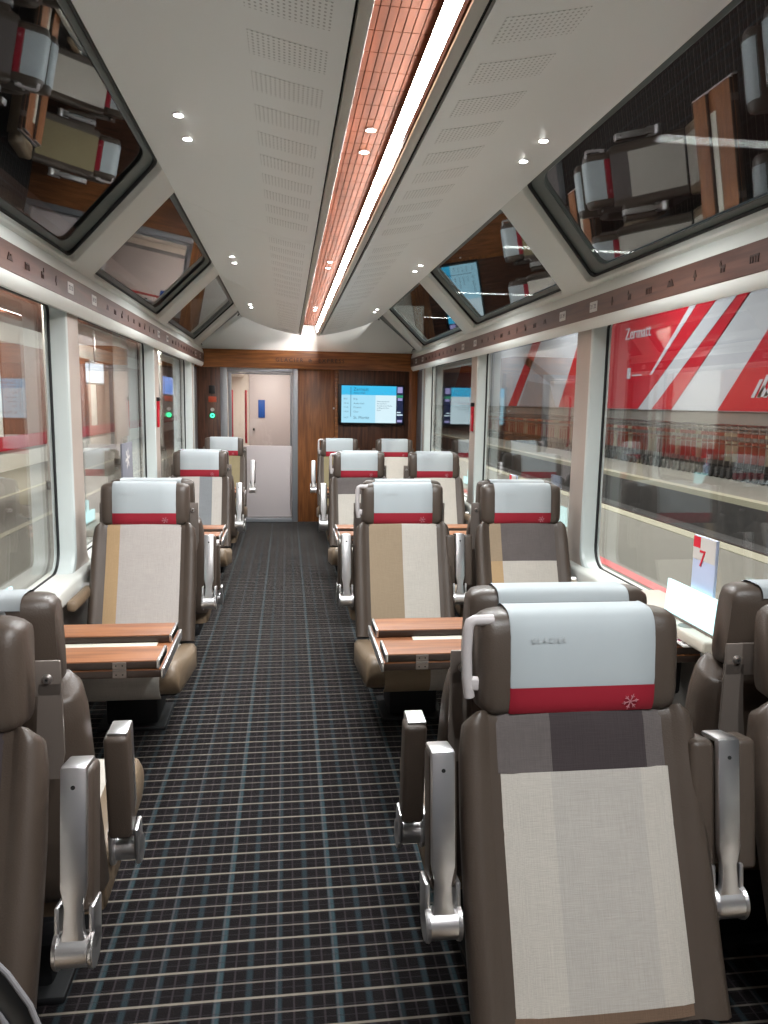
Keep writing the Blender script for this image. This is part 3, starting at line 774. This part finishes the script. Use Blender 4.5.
def arm_plate():
    bm = bmesh.new(); pts = [(0, -.024, .376), (0, -.024, .05), (0, -.015, .0), (0, -.018, -.05)]
    # tapering chrome strip, hooked over the top
    P_ = [(.306, .026), (.06, .026), (.02, .018), (-.02, .020), (-.055, .028)]
    fr = [[bm.verts.new(q) for q in ((-w_, -.016, z), (w_, -.016, z), (w_, .004, z), (-w_, .004, z))] for z, w_ in P_]
    for a, b in zip(fr, fr[1:]):
        for i in range(4): bm.faces.new((a[i], a[(i+1) % 4], b[(i+1) % 4], b[i]))
    bm.faces.new(fr[0]); bm.faces.new(fr[-1]); bmesh.ops.recalc_face_normals(bm, faces=bm.faces)
    bmesh.ops.bevel(bm, geom=list(bm.edges), offset=.0045, segments=2, profile=.5, affect='EDGES')
    add_box(bm, (-.026, -.012, .296), (.026, .060, .308), .005, 2)
    add_cyl(bm, (0, -.0155, .265), (0, -.0175, .265), .0045, 10, 1)
    return finish(bm, 'chrome_plate', ['chrome', 'slot'], True, .6)
def arm_hub():
    bm = bmesh.new(); add_cyl(bm, (-.030, .005, -.07), (.030, .005, -.07), .034, 24)
    for s in (-1, 1):
        t = bmesh.new(); bmesh.ops.create_cone(t, cap_ends=True, segments=24, radius1=.040, radius2=.043, depth=.012)
        bmesh.ops.bevel(t, geom=list(t.edges), offset=.003, segments=2, affect='EDGES')
        merge(bm, t, 0, Matrix.Translation((s * .034, .012, -.07)) @ Matrix.Rotation(PI/2, 4, 'Y'))
        t = bmesh.new(); add_box(t, (s * .034 - .006, -.006, -.075), (s * .034 + .006, .06, .02), .005); merge(bm, t)
    return finish(bm, 'hinge_hub', 'chrome', True, .6)
def bracket_mesh():
    bm = bmesh.new(); add_box(bm, (-.275, -.004, 1.000), (.275, .004, 1.085), .003)
    for s in (-1, 1):
        pts = [(s * .275, -.004, 1.03), (s * .275, -.004, .86), (s * .262, -.004, .80), (s * .20, -.004, .80), (s * .215, -.004, .90), (s * .225, -.004, 1.03)]
        add_poly(bm, pts, (0, .008, 0))
    return finish(bm, 'headrest_bracket', 'taupe_metal')
def bolt_mesh():
    bm = bmesh.new(); add_cyl(bm, (0, 0, 0), (0, -.008, 0), .012, 14, r2=.008); add_cyl(bm, (0, -.008, 0), (0, -.0085, 0), .004, 6, 1); return finish(bm, 'bolt', ['chrome', 'slot'])
def base_mesh():
    bm = bmesh.new(); add_box(bm, (-.25, -.48, .22), (.25, .0, .30), .02); add_box(bm, (-.13, -.34, .02), (.13, -.10, .22), .02); add_box(bm, (-.17, -.38, 0), (.17, -.06, .025), .008)
    return finish(bm, 'seat_base', 'dark_base')
def handle_mesh():
    bm = bmesh.new()
    add_tube(bm, [(.055, .03, 1.195), (.012, .03, 1.195), (.002, .03, 1.19), (-.002, .03, 1.175), (-.004, .03, 1.12), (-.001, .03, 1.06), (.006, .03, 1.015)], .0125, 12)
    add_box(bm, (0.0, .02, 1.03), (.07, .04, 1.062), .006); return finish(bm, 'grab_handle', 'handle_white', True, 1.0)
CRE = [(0, 1, 'cloth_cream')]
PAT = {
 'near': [(0, .21, [(0, .32, 'cloth_grey'), (.32, .84, 'cloth_dark'), (.84, 1, 'cloth_grey')]), (.21, .955, [(0, .31, 'cloth_cream'), (.31, .80, 'cloth_cream2'), (.80, 1, 'cloth_cream')]), (.955, 1, [(0, 1, 'cloth_brown')])],
 'halftan': [(0, 1, [(0, .48, 'cloth_tan'), (.48, 1, 'cloth_cream')])],
 'darktop': [(0, .36, [(0, .19, 'cloth_tan'), (.19, 1, 'cloth_grey')]), (.36, 1, [(0, .19, 'cloth_gold'), (.19, 1, 'cloth_cream')])],
 'goldstrip': [(0, 1, [(0, .2, 'cloth_gold'), (.2, 1, 'cloth_greige')])],
 'greytop': [(0, .26, [(0, 1, 'cloth_grey')]), (.26, 1, CRE)],
 'cream': [(0, 1, CRE)],
 'bluish': [(0, 1, [(0, .5, 'cloth_greige'), (.5, .76, 'cloth_bluegrey'), (.76, 1, 'cloth_cream2')])],
 'olive': [(0, 1, [(0, 1, 'cloth_olive')])],
 'left0': [(0, .27, [(0, 1, 'cloth_dark')]), (.27, .75, CRE), (.75, 1, [(0, 1, 'cloth_brown')])],
}
def seat(x, yface, facing, pat, label, cush='cloth_cream', handle=False, arm=-1, wide=None, plate=True, upright=False, wallarm=0, group='first class seats'):
    """facing -1: towards the camera; +1: away. Local frame always faces -Y. arm: world side of the narrow armrest"""
    t = thing('train_seat', label, 'seat', (x, yface, 0), 0 if facing < 0 else PI, group)
    sx = 1 if facing < 0 else -1
    tab = UPRT if upright else RECL; tk = 'u' if upright else 'r'
    y0, y1, z0, z1 = (-.24, -.93, .355, .475) if not upright else (-.02, -.60, .43, .475)
    link('seat_base', cached('base', base_mesh), t, (0, 0 if upright else -.14, 0))
    cu = link('cushion', cached(('cu', tk), lambda: cushion_mesh(y0, y1, z0, z1)), t)
    cc = [(0, .5, 'cloth_tan'), (.5, 1, 'cloth_cream')] if cush == 'half' else [(0, 1, cush)]
    link('cushion_cloth', cached(('cc', tk, cush), lambda: cushion_cloth(y0 - .0, y1, z0, z1, cc)), cu)
    bk = link('backrest', cached(('bk', tk), lambda: backrest_mesh(tab)), t)
    link('backrest_cloth', cached(('bc', tk, pat), lambda: cloth_mesh(tab, PAT[pat])), bk)
    hd = link('headrest', cached('hd', headrest_mesh), t)
    link('headrest_cover', cached('hcv', lambda: cover_mesh(1.046, 1.08, 'cover_white', .172, .0055, True)), hd)
    link('red_band', cached('hcr', lambda: cover_mesh(.974, 1.047, 'cover_red', .172, .0055, False)), hd)
    link('star_emblem', cached('stm', lambda: star(.021, 'emblem_pink', 6, .10, .001)), hd, (.112, -.0135, 1.008), (.10, 0, 0))
    link('cover_lettering', cached('let', lambda: text_mesh('GLACIER', .017, 'emboss', .0003, 'CENTER', 1.3)), hd, (-.085, -.0045, 1.157), (PI/2 - .09, 0, 0))
    if plate:
        br = link('headrest_bracket', cached('brk', bracket_mesh), t, (0, .15, 0))
        for s in (-1, 1): link('bolt', cached('bolt', bolt_mesh), br, (s * .245, -.004, 1.042))
    tilt = -.30 if not upright else -.10
    def armset(ax, wd):
        a = link('armrest', cached(('pad', wd), lambda: arm_pad(wd)), t, (ax, -.105 if not upright else -.10, .63 if not upright else .51), (-.16 if not upright else -.08, 0, 0))
        link('chrome_plate', cached('ap', arm_plate), a); link('hinge_hub', cached('ah', arm_hub), a)
    if arm: armset(arm * sx * ((.335 if x > 0 else .355) if not upright else .345), False)
    if wide: armset(wide * sx * .325, True)
    if wallarm:
        bm = bmesh.new(); sxx = wallarm * sx
        me = cached(('wa', sxx), lambda: (add_box(bm, (sxx * .295 - .025, -.42, .60), (sxx * .295 + .025, -.06, .66), .02, 3), finish(bm, 'lowered_armrest', 'leather_tan'))[1])
        wa = link('lowered_armrest', me, t)
        b2 = bmesh.new(); add_cyl(b2, (sxx * .295 - .03, -.06, .64), (sxx * .295 + .03, -.06, .64), .03, 16)
        link('hinge_hub', cached(('wh', sxx), lambda: finish(b2, 'hinge_hub', 'chrome')), wa)
    if handle: link('grab_handle', cached('gh', handle_mesh), t, (-.262, 0, 0))
    return t
XA, XB, XS = .669, 1.385, -.785
rows = ['nearest the camera', 'second row', 'third row', 'last row by the end wall']
pats = {('a', 0): 'near', ('b', 0): 'darktop', ('s', 0): 'left0', ('a', 1): 'halftan', ('b', 1): 'darktop', ('s', 1): 'goldstrip', ('a', 2): 'greytop', ('b', 2): 'cream', ('s', 2): 'bluish', ('a', 3): 'olive', ('b', 3): 'cream', ('s', 3): 'olive'}
descr = {'near': 'cream backrest topped by a charcoal band', 'darktop': 'cream and gold backrest topped by grey', 'left0': 'dark topped backrest', 'halftan': 'half tan half cream backrest', 'goldstrip': 'greige backrest with a gold left strip', 'greytop': 'grey topped cream backrest', 'cream': 'plain cream backrest', 'bluish': 'greige and blue grey backrest', 'olive': 'olive backrest'}
for k in range(4):
    y = Y0 + P * k
    for key, x, where in (('a', XA, 'right aisle seat'), ('b', XB, 'right window seat'), ('s', XS, 'left single seat')):
        pt = pats[(key, k)]
        seat(x, y, -1, pt, f'{where}, {descr[pt]}, {rows[k]}', 'half' if (key, k) == ('a', 1) else ('cloth_tan' if pt == 'olive' else 'cloth_cream'),
             handle=key == 'a', arm={'a': -1, 's': 1, 'b': 0}[key], wide=1 if key == 'a' else None, plate=True, wallarm=-1 if key == 's' else (1 if key == 'b' else 0))
away = ['behind the nearest row', 'behind the second row', 'behind the third row']
for k in range(-1, 3):
    y = Y0 + P * k + .34
    for key, x, where in (('a', XA, 'right aisle seat'), ('b', XB, 'right window seat'), ('s', XS, 'left single seat')):
        if k == -1 and key != 's' and key != 'b': continue
        if k == -1: continue
        seat(x + (.03 if key != 's' else 0), y, 1, 'cream', f'{where} facing the end wall, its headrest back to back {away[k]}', 'cloth_cream', handle=False,
             arm={'a': -1, 's': 1, 'b': 0}[key], wide=None, plate=False, upright=True)

# ================================================================== TABLES
def table(yc, xin, xwall, lab):
    t = thing('folding_table', lab, 'table', (0, yc, 0), 0, 'folding tables between the seats')
    s = 1 if xwall > xin else -1; a, b = sorted((xin, xwall)); 
    def slab(lo, hi, z0, z1, nm):
        o = box(nm, (lo[0], lo[1], z0), (hi[0], hi[1], z1 - .004), 'edge_dark', t, .003)
        top = box('wood_top', (lo[0] + .002, lo[1] + .002, z1 - .005), (hi[0] - .002, hi[1] - .002, z1), 'wood_table', o, .001)
        return o
    slab((a, -.25), (b, .25), .622, .655, 'table_base')
    for y0, y1 in ((-.25, -.07), (.07, .25)):
        lo, hi = (a + .012, b) if s > 0 else (a, b - .012)
        lf = slab((lo, y0), (hi, y1), .658, .69, 'folded_leaf')
        e = xin + s * .012; x0, x1 = sorted((e, e + s * .012)); box('end_cap', (x0, y0 - .002, .657), (x1, y1 + .002, .692), 'chrome', lf, .004)
        yy = y0 if y0 < 0 else y1
        for hx in (.16, .85):
            hxx = xin + s * hx
            if (s > 0 and hxx > b) or (s < 0 and hxx < a): continue
            bm = bmesh.new(); sg = -1 if y0 < 0 else 1
            ya, yb = sorted((yy, yy + sg * .005)); add_box(bm, (hxx - .025, ya, .626), (hxx + .025, yb, .652), .001, 1); add_box(bm, (hxx - .025, ya, .660), (hxx + .025, yb, .686), .001, 1)
            add_cyl(bm, (hxx - .025, yy + sg * .004, .656), (hxx + .025, yy + sg * .004, .656), .004, 8)
            for q in (-.012, .012):
                add_cyl(bm, (hxx + q, yy + sg * .005, .638), (hxx + q, yy + sg * .0065, .638), .003, 8, 1); add_cyl(bm, (hxx + q, yy + sg * .005, .674), (hxx + q, yy + sg * .0065, .674), .003, 8, 1)
            link('hinge', finish(bm, 'hinge', ['taupe_metal', 'slot']), lf)
    x0, x1 = sorted((xin - s * .004, xin + s * .008)); box('edge_rail', (x0, -.252, .618), (x1, .252, .66), 'chrome', t, .004)
    x0, x1 = sorted((xin + s * (.17 if s > 0 else .07), xwall - s * .1)); box('cream_strip', (x0, .0, .655), (x1, .066, .6595), 'strip_cream', t, .001)  # cream strip along the gap between the two folded leaves
    x0, x1 = sorted((xwall - s * .30, xwall)); box('support_arm', (x0, -.06, .40), (x1, .06, .622), 'dark_base', t, .02)
    return t
lampx = {}
for k in range(-1, 3):
    yc = Y0 + .17 + P * (k + .5); pos = ['behind the camera', 'nearest the camera', 'in the second bay', 'in the third bay'][k + 1]
    if k >= 0:
        table(yc, .374, XR - .02, f'wooden table with two folded leaves right of the aisle, {pos}')
        table(yc, -.47, XL + .02, f'wooden table with two folded leaves left of the aisle, {pos}')
    for sgn, sd in ((1, 'right'), (-1, 'left')):
        if k < 0: continue
        xw = XR if sgn > 0 else XL
        # console between table and glass
        x0, x1 = sorted((xw - sgn * .15, xw + sgn * .10))
        cs = thing('sill_console', f'cream ledge under the {sd} window at the table {pos}', 'ledge', (0, yc, 0), 0, 'window ledges at the tables')
        box('ledge_top', (x0, -.42, .715), (x1, .42, .765), 'console', cs, .012, 3)
        bm = bmesh.new(); add_cyl(bm, (xw - sgn * .10, -.20, .7655), (xw - sgn * .10, -.20, .767), .035, 20); link('cup_recess', finish(bm, 'cup_recess', 'taupe_metal'), cs)
        lx = xw - sgn * .055
        lt = thing('light_box', f'glowing pale cyan box holding cards on the {sd} window ledge, {pos}', 'lamp', (lx, yc - .20, .765), 0, 'glowing card holders')
        bm = bmesh.new(); pts = [(-sgn * .03, -.22, 0), (-sgn * .022, -.22, .155), (-sgn * .012, -.22, .155), (-sgn * .012, -.22, .02), (sgn * .02, -.22, .02), (sgn * .02, -.22, .09), (sgn * .03, -.22, .09), (sgn * .03, -.22, 0)]
        add_poly(bm, pts, (0, .44, 0)); link('glowing_trough', finish(bm, 'glowing_trough', 'lamp_cyan', False), lt)
        x0, x1 = sorted((-sgn * .034, sgn * .034)); box('foot_rail', (x0, -.222, -.002), (x1, .222, .012), 'taupe_metal', lt, .002)
        # menu card in the trough
        slate = sgn < 0 and k == 1
        mc = thing('menu_card', f'{"slate card with star" if slate else "pale card with red 7"} in the {sd} glowing box, {pos}', 'card', (lx + sgn * .004, yc - (.30 if slate else .22), .787), 0, 'menu cards in the window holders')
        hh = .36 if not slate else .58; cw = .085 if not slate else .17
        x0, x1 = sorted((-.006, .006)); box('card_body', (x0, -cw, 0), (x1, cw, hh), 'card_slate' if slate else 'paper_blue', mc, .001)
        fxx = -sgn * .007; rz = -sgn * PI / 2
        if slate:
            link('star_emblem', star(.08, 'paper', 6, .2, .002), mc, (fxx, 0, .47), (0, 0, rz))
            for q in range(5): box('flower', (fxx - .006, -.14 + q * .05, .22 + (q % 2) * .04), (fxx + .006, -.10 + q * .05, .28 + (q % 2) * .04), 'paper_red' if q % 2 else 'paper', mc, .003)
        else:
            x0, x1 = sorted((fxx, fxx - sgn * .001)); box('card_print', (x0, -.083, .26), (x1, .083, hh - .002), 'paper', mc, 0)
            box('card_print', (x0 - .0005, .03, .31), (x1 + .0005, .083, hh - .004), 'paper_red', mc, 0)
            link('card_number', text_mesh('7', .10, 'paper_red', .0008, 'CENTER'), mc, (fxx - sgn * .002, .01, .265), (PI/2, 0, rz))
            bm = bmesh.new(); add_poly(bm, [(fxx, .08, .03), (fxx, .06, .10), (fxx, .045, .07), (fxx, .02, .095), (fxx, .015, .02), (fxx, .045, .05)], (-sgn * .002, 0, 0)); link('yellow_flower', finish(bm, 'yellow_flower', 'paper_yellow', False), mc)
            bm = bmesh.new(); add_cyl(bm, (fxx, -.05, .085), (fxx - sgn * .002, -.05, .085), .03, 16); add_poly(bm, [(fxx, -.08, .08), (fxx, -.05, .03), (fxx, -.02, .08)], (-sgn * .002, 0, 0)); link('plum', finish(bm, 'plum', 'paper_plum', False), mc)
# magazines on the nearest right table
for q in range(3):
    mg = thing('magazine', ['grey magazine lowest of the stack on the right table', 'printed magazine in the middle of the stack on the right table', 'white magazine topmost of the stack on the right table'][q], 'magazine', (1.69 - .01 * q, 3.0 - .05 * q, .6905 + .008 * q), .35 - .2 * q, 'magazines on the nearest right table')
    box('pages', (-.055, -.12, 0), (.055, .12, .0075), ['card_slate', 'paper_blue', 'paper'][q], mg, .001)
    for r in range(5): box('print_patch', (-.045, -.10 + r * .04, .0073), (.02 + .005 * r, -.078 + r * .04, .0079), ['print_grey', 'paper_plum', 'print_grey', 'paper_red', 'print_grey'][r], mg, 0)
# emergency hammers on the second posts
for sgn, sd in ((1, 'right'), (-1, 'left')):
    xw = XR if sgn > 0 else XL; yy = YP0 + 2 * P - .02
    h = thing('emergency_hammer', f'red emergency hammer on the {sd} window post', 'hammer', (xw - sgn * .01, yy, 1.42), 0)
    bm = bmesh.new(); add_box(bm, (-.008, -.035, 0), (.008, .035, .17), .005); add_box(bm, (-.014, -.02, .15), (.014, .02, .26), .01); link('hammer_body', finish(bm, 'hammer_body', 'red_paint'), h)
    bm = bmesh.new(); add_box(bm, (-.018, -.03, .235), (.018, .03, .27), .006); link('hammer_head', finish(bm, 'hammer_head', 'black_plastic'), h)
# padded strap in the lower left corner
st = thing('padded_strap', 'black padded strap with grey edges in front of the nearest left seat', 'strap', (0, 0, 0))
pth = [(-.56, 1.16, .84), (-.50, 1.15, .80), (-.455, 1.14, .755), (-.42, 1.13, .705), (-.395, 1.12, .64), (-.39, 1.11, .56)]
bm = bmesh.new(); add_tube(bm, pth, .026, 12, 0, .009); link('strap_band', finish(bm, 'strap_band', 'black_plastic', True, 1), st)
for dz in (.022, -.022):
    bm = bmesh.new(); add_tube(bm, [(x + dz * .75, y - .006, z + dz * .85) for x, y, z in pth], .0045, 8); link('piping', finish(bm, 'piping', 'print_grey'), st)

# ================================================================== OUTSIDE, right
ZP = -.30
pr = sroot('floor_platform')
def sb(name, lo, hi, m, parent=pr, bev=0): return box(name, lo, hi, m, parent, bev)
sb('platform_slab', (2.3, -12, -1.2), (6.15, 75, ZP), 'platform'); sb('platform_edge', (6.15, -12, -1.2), (6.45, 75, ZP + .01), 'platform_edge')
sb('red_line', (3.98, -12, ZP), (4.14, 75, ZP + .006), 'red_line')
sb('trough_wall', (9.88, -12, -1.2), (9.9, 75, ZP - .12), 'ballast'); sb('track_bed', (6.45, -12, -1.4), (9.9, 75, -1.15), 'ballast')
for x in (7.7, 8.8): sb('track_rail', (x, -12, -1.15), (x + .07, 75, -.99), 'rail_steel', pr)
sb('platform_edge', (9.9, -12, -1.2), (10.2, 75, ZP + .01), 'platform_edge'); sb('platform_slab', (10.2, -12, -1.2), (13.6, 75, ZP), 'platform')
mw = sroot('wall_mural')
box('wall_slab', (13.06, -12, ZP), (13.4, 75, 1.6), 'concrete', mw, 0)
box('mural_board', (13.0, -12, 1.6), (13.1, 75, 7.4), 'mural_white', mw, 0)
X1 = 12.985
def flat(polys, m, nm='mural_stripe'):
    for pts in polys:
        bm = bmesh.new(); add_poly(bm, [(X1, y, z) for y, z in pts], (.012, 0, 0)); link(nm, finish(bm, nm, m, False), mw)
def stripe(yb, yt, wb, wt, zb=1.62, zt=7.4, ):   # slanted stripe: y at bottom, y at z=4.85
    sl = (yt - yb) / (4.85 - 1.62); f = lambda y, s, z: y + s * (z - 1.62); sl2 = (yt + wt - yb - wb) / (4.85 - 1.62)
    return [(yb, zb), (yb + wb, zb), (f(yb + wb, sl2, zt), zt), (f(yb, sl, zt), zt)]
flat([[(26.9, 1.62), (34.0, 1.62), (29.0, 7.39), (18.7, 7.39)]], 'mural_red')
X1 = 12.975; flat([[(25.95, 2.84), (26.12, 2.84), (23.75, 4.88), (21.0, 7.38), (20.4, 7.38), (23.4, 4.84)]], 'mural_white'); X1 = 12.985
flat([stripe(24.4, 20.6, 1.4, .55)], 'mural_red')
flat([[(21.6, 1.62), (19.48, 3.82), (16.4, 7.39), (4, 7.39), (4, 1.62)]], 'mural_red')
flat([[(34.0, 1.62), (35.2, 1.62), (31.0, 7.39), (29.0, 7.39)], stripe(42.0, 38.4, 1.6, 1.3), [(52, 1.62), (60, 1.62), (56, 4.6), (50, 4.0)]], 'mural_red')
flat([[(36, 2.6), (41, 4.0), (41, 4.5), (36, 3.0)], [(35.6, 1.62), (41.5, 1.62), (40.2, 3.0), (36.6, 2.7)]], 'mural_grey')
link('mural_lettering', text_mesh('Zermatt', .62, 'mural_white', .01), mw, (12.97, 28.3, 4.42), (PI/2, 0, -PI/2))
box('mural_line', (12.97, 26.75, 2.84), (12.985, 27.5, 2.89), 'mural_white', mw, 0)
box('mural_logo', (12.97, 27.65, 2.75), (12.985, 27.95, 3.15), 'mural_white', mw, 0)
bm = bmesh.new()
for q in range(4): add_poly(bm, [(12.968, 19.95 - q * .28, 2.0 + .0), (12.968, 19.6 - q * .28, 2.5 + .12 * (q % 2)), (12.968, 19.45 - q * .28, 2.5 + .12 * (q % 2)), (12.968, 19.8 - q * .28, 2.0)], (.01, 0, 0))
add_poly(bm, [(12.968, 19.7, 2.0), (12.968, 19.4, 2.35), (12.968, 19.15, 2.05)], (.01, 0, 0)); link('mountain_logo', finish(bm, 'mountain_logo', 'mural_white', False), mw)
# nested luggage trolleys
def trolley(v):
    bm = bmesh.new()
    for s in (-1, 1):
        add_tube(bm, [(s * .28 + .3, 0, .18), (s * .28 + .3, -.04, .6), (s * .28 + .3, -.02, 1.30), (s * .28 + .3, .04, 1.50)], .013, 6)
        add_cyl(bm, (s * .28 + .27, -.0, .09), (s * .28 + .33, -.0, .09), .09, 12, 1)
    add_tube(bm, [(.02, .04, 1.50), (.58, .04, 1.50)], .03, 6)
    add_box(bm, (.02, -.03, 1.36), (.58, 0, 1.40), .0, 1, 0)
    add_box(bm, (.03, -.07, .50), (.57, -.0, .95), 0, 1, 2); add_box(bm, (-.02, -.10, .06), (.62, .05, .30), 0, 1, 1); add_box(bm, (.0, -.04, 1.20), (.22, .02, 1.30), 0, 1, 2); add_box(bm, (.0, -.12, 1.0), (.6, -.06, 1.06), 0, 1, 2); add_box(bm, (.02, -.1, .22), (.58, .1, .26), 0, 1, 0)
    for q in range(2): add_box(bm, (.2 + q * .2, -.015, .92), (.21 + q * .2, 0, 1.36), 0, 1, 0)
    return finish(bm, 'luggage_trolley', ['chrome_dark', 'rubber', v], False)
tm_ = [trolley('trolley_red'), trolley('trolley_tan')]
for i in range(120):
    o = link('luggage_trolley', tm_[1 if i % 5 in (2, 3) and i % 3 else 0], None, (12.4, 13.0 + i * .31, ZP)); o['category'] = 'trolley'
    o['label'] = 'one of the nested luggage trolleys lined up below the red and white mural'; o['group'] = 'nested luggage trolleys'
# hall roof over everything
rf = sroot('ceiling_station')
box('roof_slab', (-14, -12, 8.0), (14, 75, 8.3), 'station_roof', rf, 0)

# ================================================================== OUTSIDE, left
pl = sroot('floor_platform_left')
sb('platform_slab', (-7.4, -12, -1.2), (-1.75, 75, ZP), 'platform', pl); sb('white_line', (-4.1, -12, ZP), (-3.98, 75, ZP + .006), 'platform_edge', pl); sb('white_line', (-5.6, -12, ZP), (-5.5, 75, ZP + .006), 'platform_edge', pl)
lw_ = sroot('wall_station')
box('shop_wall', (-7.7, -12, ZP), (-7.4, 75, 3.6), 'station_white', lw_, 0)
for y0, y1, z0, z1, m in ((9, 18.5, .3, 3.1, 'station_brown'), (21, 30, .3, 3.1, 'station_brown'), (31, 46, .3, 3.1, 'station_brown'), (2, 7.5, .4, 3.0, 'station_brown')):
    box('shop_front', (-7.42, y0, z0), (-7.36, y1, z1), m, lw_, 0)
box('red_band', (-7.37, -12, .25), (-7.33, 75, .62), 'mural_red', lw_, 0)
box('canopy', (-7.5, -12, 3.6), (-2.6, 75, 3.75), 'station_brown', lw_, 0)
for q in range(16):
    y = 4 + q * 3.0; bm = bmesh.new(); add_cyl(bm, (-4.6, y, 3.6), (-4.6, y, 3.585), .12, 16); link('canopy_lamp', finish(bm, 'canopy_lamp', 'station_lamp'), lw_)
for q in range(5):
    c = thing('platform_column', ['pale round column outside the nearest left window', 'pale round column second along the left platform', 'pale round column third along the left platform', 'pale round column fourth along the left platform', 'pale round column farthest along the left platform'][q], 'column', (-4.9, 10.5 + q * 6.5, ZP), 0, 'platform columns')
    bm = bmesh.new(); add_cyl(bm, (0, 0, 0), (0, 0, 3.9), .2, 20); link('shaft', finish(bm, 'shaft', 'station_white'), c)
    bm = bmesh.new(); add_cyl(bm, (0, 0, 0), (0, 0, .18), .26, 20); link('collar', finish(bm, 'collar', 'concrete'), c)
for q, (y, z, wv, hv, m, lb) in enumerate(((23.4, 2.38, 1.6, .55, 'sign_white', 'bright white and blue advertising screen above the left platform'), (26.8, 2.38, .9, .5, 'sign_green', 'green lit sign above the left platform'), (37.2, 2.3, 2.6, .8, 'sign_blue', 'blue departure screen far along the left platform'))):
    t = thing('hanging_sign', lb, 'sign', (-5.6, y, z)); box('sign_case', (-.06, -wv / 2 - .05, -hv / 2 - .05), (.05, wv / 2 + .05, hv / 2 + .05), 'black_plastic', t, .02)
    box('sign_face', (.05, -wv / 2, -hv / 2), (.06, wv / 2, hv / 2), m, t, 0); box('sign_face', (-wv * .0 - .05, -wv / 2 - .06, -hv / 2), (.04, -wv / 2 - .05, hv / 2), m, t, 0)
    box('hanger', (-.02, -.02, hv / 2), (.02, .02, 3.6 - z), 'chrome_dark', t, 0)
for o in S.objects:
    if o.type == 'LIGHT' and o.parent is None: pass
